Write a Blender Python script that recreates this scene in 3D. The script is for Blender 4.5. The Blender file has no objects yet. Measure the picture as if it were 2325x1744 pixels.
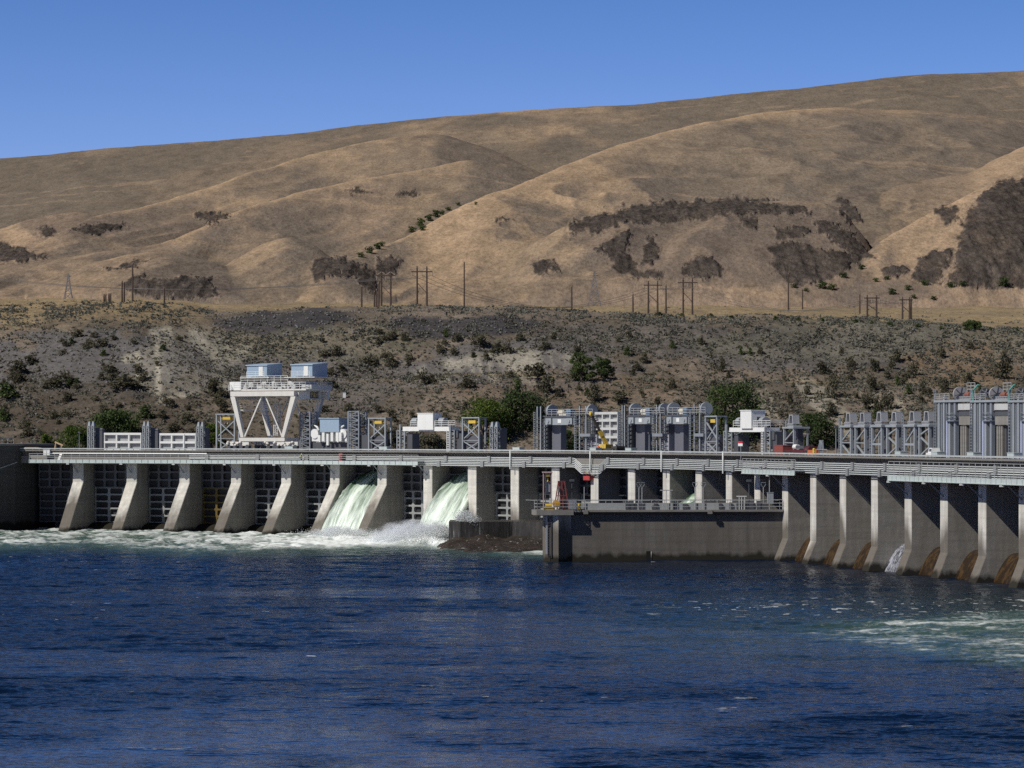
import bpy, bmesh, math, random
import numpy as np
from mathutils import Vector, Matrix
random.seed(7)
R = math.radians
SC = bpy.context.scene
COL = SC.collection
# ---------------------------------------------------------------- camera frame (metres; camera stands at the origin, looks along +Y)
F, CX, HY, H = 7200.0, 1162.5, 984.5, 19.65          # focal length in photo pixels, principal column, horizon row, eye height above the river
def zat(y, d): return H + (HY - y) / F * d            # height of a photo row at distance d
def xat(px, d): return (px - CX) / F * d
cam = bpy.data.cameras.new('camera'); co = bpy.data.objects.new('camera', cam); COL.objects.link(co)
co.location = (0, 0, H); co.rotation_euler = (R(90), 0, 0)
cam.sensor_width = 36; cam.lens = 36 * F / 2325; cam.shift_y = (HY - 872) / 2325
cam.clip_start = 1; cam.clip_end = 20000
SC.camera = co
# ---------------------------------------------------------------- sky and sun
SUN_EL, SUN_AZ = R(44), math.atan2(-.515, -.857)       # direction towards the sun in the ground plane
w = bpy.data.worlds.new('World'); SC.world = w; w.use_nodes = True
nt = w.node_tree; bg = nt.nodes['Background']
sky = nt.nodes.new('ShaderNodeTexSky'); sky.sky_type = 'NISHITA'; sky.sun_disc = False
sky.sun_elevation = SUN_EL
sky.sun_rotation = math.pi / 2 - SUN_AZ
sky.altitude = 3200; sky.air_density = 1.0; sky.dust_density = 0.0; sky.ozone_density = 5.0
hs = nt.nodes.new('ShaderNodeHueSaturation'); hs.inputs['Saturation'].default_value = 1.25
nt.links.new(sky.outputs[0], hs.inputs['Color']); wb = nt.nodes.new('ShaderNodeMix'); wb.data_type = 'RGBA'; wb.blend_type = 'MULTIPLY'; wb.inputs[0].default_value = 1; wb.inputs[7].default_value = (1.56, 1.06, 1.2, 1)
nt.links.new(hs.outputs[0], wb.inputs[6]); tcw = nt.nodes.new('ShaderNodeTexCoord'); sx = nt.nodes.new('ShaderNodeSeparateXYZ'); nt.links.new(tcw.outputs['Generated'], sx.inputs[0])
gr_ = nt.nodes.new('ShaderNodeMapRange'); gr_.interpolation_type = 'SMOOTHSTEP'          # the sky deepens towards the zenith
for i_, v_ in ((1, .02), (2, .46), (3, 1.05), (4, .15)): gr_.inputs[i_].default_value = v_
nt.links.new(sx.outputs[2], gr_.inputs[0])
dk_ = nt.nodes.new('ShaderNodeMix'); dk_.data_type = 'RGBA'; dk_.blend_type = 'MULTIPLY'; dk_.inputs[0].default_value = 1
nt.links.new(wb.outputs[2], dk_.inputs[6]); nt.links.new(gr_.outputs[0], dk_.inputs[7]); nt.links.new(dk_.outputs[2], bg.inputs[0]); bg.inputs[1].default_value = 0.092
sl = bpy.data.lights.new('sun', 'SUN'); so = bpy.data.objects.new('sun', sl); COL.objects.link(so)
sl.energy = 4.1; sl.angle = R(0.53); sl.color = (1, .955, .89)
sv = Vector((math.cos(SUN_AZ) * math.cos(SUN_EL), math.sin(SUN_AZ) * math.cos(SUN_EL), math.sin(SUN_EL)))
so.rotation_euler = sv.to_track_quat('Z', 'Y').to_euler()
SC.view_settings.view_transform = 'Standard'; SC.view_settings.look = 'None'
SC.view_settings.exposure = 0; SC.view_settings.gamma = 1
SC.cycles.use_denoising = False
SC.cycles.sample_clamp_indirect = 3; SC.cycles.caustics_reflective = False; SC.cycles.caustics_refractive = False
SC.cycles.max_bounces = 6; SC.cycles.diffuse_bounces = 2; SC.cycles.glossy_bounces = 2; SC.cycles.transmission_bounces = 4
SC.cycles.volume_bounces = 6; SC.cycles.transparent_max_bounces = 8

# ---------------------------------------------------------------- numpy noise
def _hash(ix, iy, seed):
    n = (ix.astype(np.int64) * 374761393 + iy.astype(np.int64) * 668265263 + seed * 974711) & 0x7fffffff
    n = ((n ^ (n >> 13)) * 1274126177) & 0x7fffffff
    n = (n ^ (n >> 16)) & 0xffff
    return n / 65535.0
def vnoise(x, y, seed=0):
    x = np.asarray(x, float); y = np.asarray(y, float)
    ix = np.floor(x); iy = np.floor(y); fx = x - ix; fy = y - iy
    fx = fx * fx * fx * (fx * (fx * 6 - 15) + 10); fy = fy * fy * fy * (fy * (fy * 6 - 15) + 10)
    a = _hash(ix, iy, seed); b = _hash(ix + 1, iy, seed); c = _hash(ix, iy + 1, seed); d = _hash(ix + 1, iy + 1, seed)
    return (a + (b - a) * fx) * (1 - fy) + (c + (d - c) * fx) * fy
def fbm(x, y, seed=0, oct=4, gain=.5):
    s = 0; a = 1; t = 0
    for o in range(oct):
        s = s + a * vnoise(x * 2 ** o + 17.3 * o, y * 2 ** o - 9.1 * o, seed + o * 31); t += a; a *= gain
    return s / t
def ridged(x, y, seed=0, oct=3):
    s = 0; a = 1; t = 0
    for o in range(oct):
        s = s + a * (1 - np.abs(2 * vnoise(x * 2 ** o + 5.7 * o, y * 2 ** o + 3.3 * o, seed + o * 13) - 1)); t += a; a *= .5
    return s / t
def sstep(a, b, x):
    t = np.clip((x - a) / (b - a), 0, 1); return t * t * (3 - 2 * t)
def poly_in(px, py, pts):
    ins = np.zeros(px.shape, bool); n = len(pts)
    for i in range(n):
        x1, y1 = pts[i]; x2, y2 = pts[(i + 1) % n]
        if y1 == y2: continue
        c = ((y1 > py) != (y2 > py)) & (px < (x2 - x1) * (py - y1) / (y2 - y1) + x1)
        ins ^= c
    return ins

# ---------------------------------------------------------------- materials
def new_mat(name):
    m = bpy.data.materials.new(name); m.use_nodes = True
    return m, m.node_tree, m.node_tree.nodes['Principled BSDF']
def N(nt, t, **kw):
    n = nt.nodes.new('ShaderNode' + t)
    for k, v in kw.items(): setattr(n, k, v)
    return n
def mixc(nt, fac, a, b, mode='MIX'):
    n = N(nt, 'Mix', data_type='RGBA', blend_type=mode)
    for s, v in ((0, fac), (6, a), (7, b)):
        if hasattr(v, 'is_output'): nt.links.new(v, n.inputs[s])
        elif s == 0: n.inputs[0].default_value = v
        else: n.inputs[s].default_value = (*v, 1) if len(v) == 3 else v
    return n.outputs[2]
def mth(nt, op, a, b=0.0, c=0.0):
    n = N(nt, 'Math', operation=op)
    for i, v in enumerate((a, b, c)):
        if hasattr(v, 'is_output'): nt.links.new(v, n.inputs[i])
        else: n.inputs[i].default_value = v
    return n.outputs[0]
def coords(nt, kind='Object', scale=(1, 1, 1)):
    tc = N(nt, 'TexCoord'); mp = N(nt, 'Mapping'); mp.inputs['Scale'].default_value = scale
    nt.links.new(tc.outputs[kind], mp.inputs[0]); return mp.outputs[0]
def wcoords(nt, scale=(1, 1, 1)):
    g = N(nt, 'NewGeometry'); mp = N(nt, 'Mapping'); mp.inputs['Scale'].default_value = scale
    nt.links.new(g.outputs['Position'], mp.inputs[0]); return mp.outputs[0]
def noise(nt, vec, scale, detail=4, rough=.55, dist=0.0):
    n = N(nt, 'TexNoise'); n.inputs['Scale'].default_value = scale; n.inputs['Detail'].default_value = detail
    n.inputs['Roughness'].default_value = rough; n.inputs['Distortion'].default_value = dist
    nt.links.new(vec, n.inputs['Vector']); return n.outputs[0]
def ramp(nt, fac, stops):
    n = N(nt, 'ValToRGB'); el = n.color_ramp.elements
    while len(el) < len(stops): el.new(.5)
    for e, (p, c) in zip(el, stops):
        e.position = p; e.color = (*c, 1) if not isinstance(c, (int, float)) else (c, c, c, 1)
    nt.links.new(fac, n.inputs[0]); return n.outputs[0]
def bump(nt, h, strength, dist, bsdf):
    b = N(nt, 'Bump'); b.inputs['Strength'].default_value = strength; b.inputs['Distance'].default_value = dist
    nt.links.new(h, b.inputs['Height']); nt.links.new(b.outputs[0], bsdf.inputs['Normal'])
MATS = {}
def paint(name, c, rough=.5, metal=0.0, dirt=.25, scale=1.3, streak=True):
    """painted or bare metal with weathering: blotches and rain streaks"""
    if name in MATS: return MATS[name]
    m, nt, b = new_mat(name)
    v = wcoords(nt, (1, 1, .22 if streak else 1))
    n1 = noise(nt, v, scale, 5, .65)
    n2 = noise(nt, wcoords(nt), .35, 3)
    f = mth(nt, 'MULTIPLY', ramp(nt, n1, [(.42, 0), (.72, 1)]), dirt * 1.6)
    dk = tuple(x * .5 + .02 * k for x, k in zip(c, (1.2, .9, .6)))
    c1 = mixc(nt, f, c, dk)
    c2 = mixc(nt, mth(nt, 'MULTIPLY', n2, dirt), c1, tuple(min(1, x * 1.15) for x in c))
    nt.links.new(c2, b.inputs['Base Color'])
    b.inputs['Roughness'].default_value = rough; b.inputs['Metallic'].default_value = metal
    MATS[name] = m; return m
def concrete(name, c, dark=.35, base_dark=True, waterline=1.2, stain=False):
    if name in MATS: return MATS[name]
    m, nt, b = new_mat(name)
    p = wcoords(nt); st = wcoords(nt, (1, 1, .10))
    streak = ramp(nt, noise(nt, st, 1.1, 5, .6), [(.38, 0), (.70, 1)])
    blotch = noise(nt, p, .22, 5, .6)
    fine = noise(nt, p, 1.6, 3, .6)
    lay = noise(nt, wcoords(nt, (.03, .03, 1.6)), 1.0, 3, .6)            # pour lines
    c1 = mixc(nt, mth(nt, 'MULTIPLY', streak, dark), c, tuple(x * .45 for x in c))
    c1 = mixc(nt, ramp(nt, blotch, [(.35, 0), (.7, .55)]), c1, tuple(x * y for x, y in zip(c, (.72, .68, .6))))
    c1 = mixc(nt, ramp(nt, lay, [(.45, 0), (.60, .42)]), c1, tuple(x * .6 for x in c))
    c1 = mixc(nt, ramp(nt, fine, [(.3, .16), (.6, 0)]), c1, tuple(x * .55 for x in c))
    if base_dark:                                                         # algae and wet line above the river
        if stain:
            gs = N(nt, 'NewGeometry'); ss = N(nt, 'SeparateXYZ'); nt.links.new(gs.outputs['Position'], ss.inputs[0])
            zz = mth(nt, 'ADD', ss.outputs[2], mth(nt, 'MULTIPLY', noise(nt, wcoords(nt, (.07, .07, .0)), 1.0, 1), -22.0)); zz = mth(nt, 'ADD', zz, mth(nt, 'MULTIPLY', noise(nt, wcoords(nt, (.8, .8, .12)), 1.0, 4), -4.0))
            zr = N(nt, 'MapRange'); zr.inputs[1].default_value = -9.5; zr.inputs[2].default_value = -6.5; zr.inputs[3].default_value = .85; zr.inputs[4].default_value = 0; nt.links.new(zz, zr.inputs[0]); c1 = mixc(nt, zr.outputs[0], c1, (.085, .07, .055))
        g = N(nt, 'NewGeometry'); s = N(nt, 'SeparateXYZ'); nt.links.new(g.outputs['Position'], s.inputs[0])
        z = mth(nt, 'ADD', s.outputs[2], mth(nt, 'MULTIPLY', noise(nt, wcoords(nt, (.5, .5, .25)), 1.2, 4), -2.2))
        zf = N(nt, 'MapRange'); zf.inputs[1].default_value = waterline - .9; zf.inputs[2].default_value = waterline - .2
        zf.inputs[3].default_value = .93; zf.inputs[4].default_value = 0; nt.links.new(z, zf.inputs[0])
        c1 = mixc(nt, zf.outputs[0], c1, (.018, .016, .011))
    nt.links.new(c1, b.inputs['Base Color']); b.inputs['Roughness'].default_value = .92
    b.inputs['Specular IOR Level'].default_value = .2
    bump(nt, fine, .35, .05, b)
    MATS[name] = m; return m

# ---------------------------------------------------------------- mesh builder and scene helpers
class MB:
    def __init__(s): s.v = []; s.f = []; s.sm = []
    def add(s, vs, fs, smooth=False):
        o = len(s.v); s.v += [tuple(p) for p in vs]; s.f += [tuple(i + o for i in f) for f in fs]; s.sm += [smooth] * len(fs); return s
    def box(s, x0, x1, y0, y1, z0, z1):
        return s.hexa([(x0, y0, z0), (x1, y0, z0), (x1, y1, z0), (x0, y1, z0), (x0, y0, z1), (x1, y0, z1), (x1, y1, z1), (x0, y1, z1)])
    def hexa(s, p):
        return s.add(p, [(0, 3, 2, 1), (4, 5, 6, 7), (0, 1, 5, 4), (1, 2, 6, 5), (2, 3, 7, 6), (3, 0, 4, 7)])
    def prism(s, poly, z0, z1):
        n = len(poly)
        return s.add([(x, y, z0) for x, y in poly] + [(x, y, z1) for x, y in poly],
                     [tuple(range(n))[::-1], tuple(range(n, 2 * n))] + [(i, (i + 1) % n, n + (i + 1) % n, n + i) for i in range(n)])
    def prof(s, poly, x0, x1):
        """profile in the (y,z) plane pulled along x"""
        n = len(poly)
        return s.add([(x0, y, z) for y, z in poly] + [(x1, y, z) for y, z in poly],
                     [tuple(range(n)), tuple(range(n, 2 * n))[::-1]] + [(i, n + i, n + (i + 1) % n, (i + 1) % n) for i in range(n)])
    def bar(s, a, b, w, h=None):
        a = Vector(a); b = Vector(b); d = (b - a)
        if d.length < 1e-6: return s
        d.normalize(); h = h or w
        up = Vector((0, 0, 1)) if abs(d.z) < .95 else Vector((0, 1, 0))
        sd = d.cross(up).normalized() * (w / 2); u = sd.cross(d).normalized() * (h / 2)
        q = [-sd - u, sd - u, sd + u, -sd + u]
        return s.add([a + k for k in q] + [b + k for k in q], [(0, 1, 2, 3)[::-1], (4, 5, 6, 7), (0, 1, 5, 4), (1, 2, 6, 5), (2, 3, 7, 6), (3, 0, 4, 7)])
    def tube(s, pts, r, n=6, caps=True):
        pts = [Vector(p) for p in pts]; rings = []
        for i, p in enumerate(pts):
            d = (pts[min(i + 1, len(pts) - 1)] - pts[max(i - 1, 0)]).normalized()
            up = Vector((0, 0, 1)) if abs(d.z) < .95 else Vector((0, 1, 0))
            a = d.cross(up).normalized(); b = a.cross(d)
            rr = r[i] if isinstance(r, (list, tuple)) else r
            rings.append([p + a * math.cos(t) * rr + b * math.sin(t) * rr for t in [2 * math.pi * k / n for k in range(n)]])
        vs = [q for g in rings for q in g]; fs = []
        for i in range(len(pts) - 1):
            for k in range(n): fs.append((i * n + k, i * n + (k + 1) % n, (i + 1) * n + (k + 1) % n, (i + 1) * n + k))
        s.add(vs, fs, n > 5)
        if caps:
            s.add(rings[0], [tuple(range(n))[::-1]]); s.add(rings[-1], [tuple(range(n))])
        return s
    def cyl(s, c, axis, r, L, n=20):
        c = Vector(c); ax = Vector(axis).normalized() * (L / 2); return s.tube([c - ax, c + ax], r, n)
    def ball(s, c, r, seg=8, ring=6):
        c = Vector(c); rx, ry, rz = r if isinstance(r, (tuple, list)) else (r, r, r)
        vs = [c + Vector((0, 0, rz))]
        for i in range(1, ring):
            t = math.pi * i / ring
            for k in range(seg):
                a = 2 * math.pi * k / seg; vs.append(c + Vector((rx * math.sin(t) * math.cos(a), ry * math.sin(t) * math.sin(a), rz * math.cos(t))))
        vs.append(c - Vector((0, 0, rz))); fs = [(0, 1 + k, 1 + (k + 1) % seg) for k in range(seg)]
        for i in range(ring - 2):
            for k in range(seg):
                a = 1 + i * seg + k; b = 1 + i * seg + (k + 1) % seg; fs.append((a, a + seg, b + seg, b))
        L = len(vs) - 1; o = 1 + (ring - 2) * seg
        fs += [(L, o + (k + 1) % seg, o + k) for k in range(seg)]
        return s.add(vs, fs, True)
    def build(s, name, mat, parent=None, loc=None):
        me = bpy.data.meshes.new(name); me.from_pydata(s.v, [], s.f); me.update()
        me.polygons.foreach_set('use_smooth', s.sm)
        me.materials.append(mat)
        bm = bmesh.new(); bm.from_mesh(me); bmesh.ops.recalc_face_normals(bm, faces=bm.faces); bm.to_mesh(me); bm.free()
        o = bpy.data.objects.new(name, me); COL.objects.link(o)
        if parent: o.parent = parent
        if loc is not None: o.location = loc
        return o
def tag(o, label=None, cat=None, group=None, kind=None):
    if label: o['label'] = label
    if cat: o['category'] = cat
    if group: o['group'] = group
    if kind: o['kind'] = kind
    return o
def thing(name, label, cat, loc=(0, 0, 0), rz=0.0, group=None):
    o = bpy.data.objects.new(name, None); COL.objects.link(o); o.empty_display_size = .5
    o.location = loc; o.rotation_euler = (0, 0, rz); return tag(o, label, cat, group)
def copy_tree(o, parent=None):
    c = o.copy(); COL.objects.link(c)
    if parent: c.parent = parent
    for ch in list(o.children): copy_tree(ch, c)
    return c
def grid_mesh(name, X, Y, Z, mat, col=None, smooth=True, attrs=None):
    r, c = X.shape
    v = np.stack([X, Y, Z], -1).reshape(-1, 3).astype(np.float32)
    i = np.arange(r * c).reshape(r, c)
    f = np.stack([i[:-1, :-1], i[:-1, 1:], i[1:, 1:], i[1:, :-1]], -1).reshape(-1, 4)
    return raw_mesh(name, v, f, mat, col, smooth, attrs)
def raw_mesh(name, v, f, mat, col=None, smooth=False, attrs=None):
    me = bpy.data.meshes.new(name); n = f.shape[1]
    me.vertices.add(len(v)); me.vertices.foreach_set('co', np.ascontiguousarray(v, np.float32).ravel())
    me.loops.add(f.size); me.loops.foreach_set('vertex_index', np.ascontiguousarray(f, np.int32).ravel())
    me.polygons.add(len(f)); me.polygons.foreach_set('loop_start', np.arange(0, f.size, n, dtype=np.int32))
    me.update(calc_edges=True)
    if smooth: me.polygons.foreach_set('use_smooth', np.ones(len(f), bool))
    if col is not None:
        a = me.attributes.new('Col', 'FLOAT_COLOR', 'POINT')
        a.data.foreach_set('color', np.concatenate([col.reshape(-1, 3), np.ones((col.size // 3, 1))], 1).astype(np.float32).ravel())
    for k, arr in (attrs or {}).items():
        a = me.attributes.new(k, 'FLOAT', 'POINT'); a.data.foreach_set('value', arr.astype(np.float32).ravel())
    me.materials.append(mat)
    o = bpy.data.objects.new(name, me); COL.objects.link(o); return o
# ---------------------------------------------------------------- terrain
def P3(pts, s, ox, oy): return [(x / s + ox, y / s + oy) for x, y in pts]
def interp(px, pts):
    xs, ys = zip(*pts); return np.interp(px, xs, ys)
C1, C2, C3 = (2.836, 0, 330), (2.765, 700, 230), (2.387, 1400, 150)
CREST = [(-400, 690), (0, 697), (150, 694), (300, 692), (420, 697), (480, 705), (700, 706), (900, 708), (1200, 711), (1500, 715), (1700, 722), (1900, 728), (2050, 738), (2150, 746), (2325, 748), (2800, 752)]
# ridge crests: photo column, photo row, distance
LAYERS = [
 ('A', [(-400, 405, 3700), (0, 365, 3700), (240, 342, 3700), (460, 326, 3700), (700, 305, 3650), (890, 281, 3600), (1050, 266, 3600), (1250, 252, 3600), (1430, 243, 3600), (1600, 226, 3600), (1800, 206, 3600), (2000, 182, 3600), (2100, 174, 3600), (2325, 166, 3600), (2800, 158, 3600)], 1.35),
 ('B', [(-400, 700, 1700), (-100, 640, 1820), (60, 572, 1920), (150, 522, 2020), (240, 485, 2150), (296, 478, 2200), (370, 458, 2300), (458, 430, 2420), (529, 411, 2500), (600, 386, 2620), (660, 366, 2720), (723, 350, 2820), (800, 330, 2900), (900, 310, 2950), (1000, 305, 2950), (1100, 335, 2920), (1250, 410, 2800), (1400, 500, 2600)], 1.35),
 ('C', [(-400, 700, 1760), (0, 640, 1800), (141, 601, 1850), (211, 577, 1885), (353, 559, 1930), (458, 524, 2000), (529, 492, 2070), (582, 471, 2120), (670, 446, 2210), (700, 436, 2240), (845, 407, 2340), (960, 385, 2420), (1061, 366, 2480), (1116, 376, 2480), (1206, 410, 2440), (1260, 440, 2360), (1400, 540, 2100)], 1.35),
 ('D', [(640, 690, 1680), (700, 650, 1720), (760, 615, 1750), (801, 590, 1775), (874, 561, 1840), (939, 530, 1910), (982, 505, 1960), (1062, 465, 2040), (1116, 443, 2090), (1170, 427, 2140), (1224, 400, 2220), (1279, 378, 2300), (1351, 353, 2420), (1423, 324, 2540), (1500, 304, 2650), (1600, 285, 2750), (1750, 262, 2880), (1900, 250, 2950), (2100, 255, 2950), (2300, 275, 2920), (2500, 350, 2850), (2800, 480, 2700)], 1.0),
 ('E', [(1050, 700, 1660), (1116, 657, 1700), (1163, 600, 1750), (1206, 562, 1780), (1242, 537, 1800), (1297, 513, 1830), (1351, 497, 1850), (1423, 481, 1870), (1500, 471, 1890), (1610, 458, 1900), (1820, 454, 1900), (1880, 459, 1890), (1925, 480, 1860), (1960, 530, 1800), (1995, 600, 1740), (2040, 690, 1660)], .75),
 ('F', [(1760, 650, 1800), (1850, 560, 1950), (1940, 475, 2080), (1987, 452, 2120), (2028, 435, 2150), (2112, 418, 2200), (2188, 401, 2240), (2238, 376, 2280), (2325, 334, 2350), (2800, 200, 2500)], 1.0),
 ('G', [(1870, 695, 1640), (1930, 620, 1690), (2000, 545, 1730), (2049, 521, 1760), (2112, 486, 1790), (2196, 443, 1830), (2238, 422, 1850), (2288, 412, 1860), (2325, 414, 1860), (2800, 440, 1880)], .7),
 ('J', [(-400, 600, 2150), (0, 520, 2220), (56, 500, 2240), (120, 488, 2250), (170, 480, 2250), (230, 488, 2240), (275, 497, 2230), (300, 513, 2200), (328, 530, 2160), (380, 562, 2090), (430, 605, 1990), (500, 660, 1850)], 1.25),
 ('K', [(60, 690, 1690), (130, 640, 1740), (183, 611, 1770), (247, 592, 1790), (317, 577, 1800), (374, 572, 1810), (423, 582, 1800), (469, 591, 1790), (511, 609, 1770), (536, 636, 1740), (578, 670, 1700), (640, 700, 1670)], .7),
 ('L', [(380, 695, 1690), (430, 670, 1730), (470, 640, 1760), (520, 595, 1800), (582, 558, 1840), (652, 537, 1860), (705, 556, 1840), (760, 595, 1800), (800, 640, 1750), (860, 695, 1690)], .9),
 ('M', [(640, 690, 1700), (690, 645, 1740), (705, 610, 1770), (722, 593, 1780), (772, 588, 1785), (801, 602, 1770), (830, 630, 1750), (865, 675, 1700), (900, 700, 1680)], .6),
 ('Q', [(1780, 690, 1650), (1870, 650, 1670), (1930, 632, 1680), (2030, 632, 1680), (2100, 650, 1660), (2150, 690, 1650)], .9),
]
DF = 1600.0
def bench_z(px, D):
    yc = interp(px, CREST)
    zc = zat(yc, 1060.0)
    zf = zat(np.minimum(yc - 14, 699) , DF)
    t = (D - 1060) / (DF - 1060)
    return zc + (zf - zc) * np.where(t > 1, 1 + (t - 1) * .9, t)
def bank_z(px, D):
    zc = bench_z(px, np.full_like(D, 1060.0)); z0 = 11.5
    x = xat(px, D)
    n = fbm(x / 60, D / 60, 5, 3) - .5
    t = np.clip((D + n * 26 - 885) / 170, 0, 1)
    # lower talus, road terrace, upper talus, rounded lip
    p = np.interp(t, [0, .12, .46, .56, .86, 1.0], [0, .13, .50, .535, .945, 1.0])
    left = sstep(560, 300, px)
    pl = np.interp(t, [0, .15, .62, .72, .86, 1.0], [0, .16, .80, .885, .95, 1.0])
    p = p * (1 - left) + pl * left
    return z0 + (zc - z0) * p
def smooth_i(px, xs, ys):
    g = np.arange(-700, 3080, 4.0); v = np.interp(g, xs, ys); k = np.hanning(23); k /= k.sum(); v = np.convolve(np.pad(v, 11, mode='edge'), k, 'valid'); return np.interp(px, g, v)
def hill_layers(px, D):
    x = xat(px, D)
    zf = bench_z(px, np.full_like(D, DF))
    best = bench_z(px, D); px = px + 40 * (fbm(D / 150 + 5, px / 260, 9, 3) - .5) * sstep(1640, 1800, D); idx = np.full(D.shape, -1); tt = np.zeros(D.shape); val = np.zeros(D.shape)
    wob = (fbm(x / 190, D / 260, 3, 4) - .5)
    for k, (nm, pts, pw) in enumerate(LAYERS):
        xs = [p[0] for p in pts]
        yc = smooth_i(px, xs, [p[1] for p in pts]); dc = smooth_i(px, xs, [p[2] for p in pts])
        out = np.maximum(xs[0] - px, px - xs[-1])
        zc = zat(yc, dc) - np.maximum(out, 0) * .8
        t = np.clip((D - DF) / np.maximum(dc - DF, 1), 0, 1)
        s = t ** pw
        rnd = .10 if nm not in 'EG' else .035
        e_ = rnd * .55; s = np.where(D <= dc, (1 - (np.sqrt((1 - s) ** 2 + e_ ** 2) - e_) - (1 - math.sqrt(1 + e_ * e_) + e_)) / (math.sqrt(1 + e_ * e_) - e_), 1)
        z = zf + (zc - zf) * s
        back = np.maximum(D - dc, 0)
        fall = .16 if nm == 'A' else .30
        z = z - fall * (np.sqrt(back ** 2 + 70 ** 2) - 70)
        if nm in 'ABCD':
            g = ridged(x / 260 + .6 * wob, D / 1400 + px / 900, 40 + k, 2)
            z = z + (g - .6) * 34 * t * (1 - t) * 2
        m = z > best; idx = np.where(m, k, idx); tt = np.where(m, t, tt)
        h = np.clip(1 - np.abs(z - best) / 7, 0, 1) * sstep(.03, .2, t) * (out < 0)
        val = np.maximum(val * np.where(m, np.clip(1 - (z - best) / 25, 0, 1), 1), np.clip(1 - np.abs(z - best) / 12, 0, 1) * sstep(.05, .2, t) * (out < 0))
        best = np.maximum(best, z) + h * h * 1.2
    return best, idx, tt, val
def srgb(r, g, b): return np.array([((c / 255) / 12.92 if c / 255 < .04045 else ((c / 255 + .055) / 1.055) ** 2.4) for c in (r, g, b)])
# basalt cliffs and talus, as outlines in the photograph's own pixels
ROCK = [P3(q, *C3) for q in (
 [(-200, 830), (0, 790), (200, 755), (420, 745), (640, 735), (830, 738), (990, 755), (1060, 800), (900, 812), (700, 822), (560, 826), (350, 838), (200, 850), (60, 866), (-60, 885), (-230, 905), (-260, 860)],
 [(10, 920), (60, 905), (75, 960), (45, 1000), (110, 1060), (130, 1135), (20, 1120), (-60, 1010), (-140, 1020), (-60, 960)],
 [(165, 905), (215, 915), (218, 1000), (195, 1075), (135, 1080), (150, 1000)], [(0, 1105), (270, 1125), (250, 1155), (100, 1155)],
 [(355, 1095), (420, 1055), (530, 1060), (585, 1135), (450, 1155), (355, 1140)], [(650, 830), (755, 838), (745, 900), (680, 875)],
 [(850, 890), (960, 875), (1050, 880), (1000, 925), (850, 955)],
 [(815, 990), (960, 960), (1050, 970), (1150, 995), (1250, 1015), (1310, 1060), (1250, 1110), (1180, 1140), (1100, 1172), (980, 1200), (850, 1135), (838, 1040)],
 [(1060, 850), (1130, 835), (1230, 880), (1330, 960), (1400, 1040), (1300, 1050), (1200, 960), (1100, 900)], [(1190, 740), (1250, 735), (1290, 780), (1330, 850), (1270, 860), (1210, 800)],
 [(1855, 900), (1905, 780), (2000, 680), (2100, 635), (2400, 630), (2500, 1220), (1770, 1195), (1830, 1100), (1850, 1000)],
 [(1585, 1145), (1640, 1030), (1720, 1008), (1805, 1010), (1790, 1085), (1740, 1175), (1650, 1175)], [(1420, 1105), (1550, 1065), (1560, 1135), (1450, 1140)],
 [(1715, 795), (1740, 768), (1850, 768), (1862, 830), (1800, 845)])]
ROCK += [P3(q, *C2) for q in (
 [(0, 1060), (60, 998), (220, 985), (290, 1030), (400, 1075), (435, 1160), (420, 1230), (380, 1185), (300, 1095), (200, 1060), (60, 1110)],
 [(420, 1000), (560, 990), (570, 1060), (480, 1115), (410, 1080)], [(1368, 1030), (1450, 998), (1560, 998), (1575, 1040), (1450, 1067)], [(238, 568), (300, 558), (392, 585), (380, 596), (250, 588)], [(525, 585), (600, 575), (712, 605), (600, 608)],
 [(1150, 735), (1230, 720), (1290, 728), (1200, 745)])]
ROCK += [P3(q, *C1) for q in (
 [(235, 525), (335, 545), (335, 592), (245, 608)], [(455, 560), (580, 505), (690, 515), (815, 525), (780, 562), (700, 560), (610, 610), (540, 582)], [(-300, 640), (0, 648), (90, 662), (230, 718), (318, 730), (180, 762), (0, 768), (-300, 770)],
 [(655, 792), (850, 758), (975, 745), (900, 790), (700, 814)], [(775, 892), (860, 868), (1100, 845), (1335, 845), (1375, 900), (1405, 975), (1300, 985), (1000, 985), (800, 945)], [(1240, 450), (1330, 435), (1500, 460), (1480, 470), (1340, 520)])]
GREY = [P3(q, *C3) for q in ([(-240, 900), (0, 800), (500, 760), (1000, 755), (1250, 800), (1400, 1000), (1300, 1100), (900, 1205), (300, 1190), (-100, 1130), (-180, 1010)], [(1130, 1255), (1250, 1180), (1500, 1155), (1660, 1180), (1710, 1245), (1500, 1295), (1300, 1295)], [(1190, 690), (1480, 680), (1290, 770)], [(1240, 880), (1430, 930), (1440, 1000), (1330, 1050)])]
GREY += [P3(q, *C1) for q in ([(130, 470), (480, 430), (660, 455), (790, 470), (860, 520), (940, 560), (780, 590), (500, 600), (200, 590)], [(820, 830), (1330, 800), (1500, 880), (1600, 950), (1400, 985), (1330, 850)])]
def soft_mask(px, py, polys, jit):
    qx = px + jit * (fbm(px / 16, py / 11, 71, 5, .65) - .5) * 3.4; qy = py + jit * (fbm(px / 14, py / 10, 91, 5, .65) - .5) * 2.4
    m = np.zeros(px.shape, bool)
    for q in polys: m |= poly_in(qx, qy, q)
    return m.astype(float)
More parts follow.
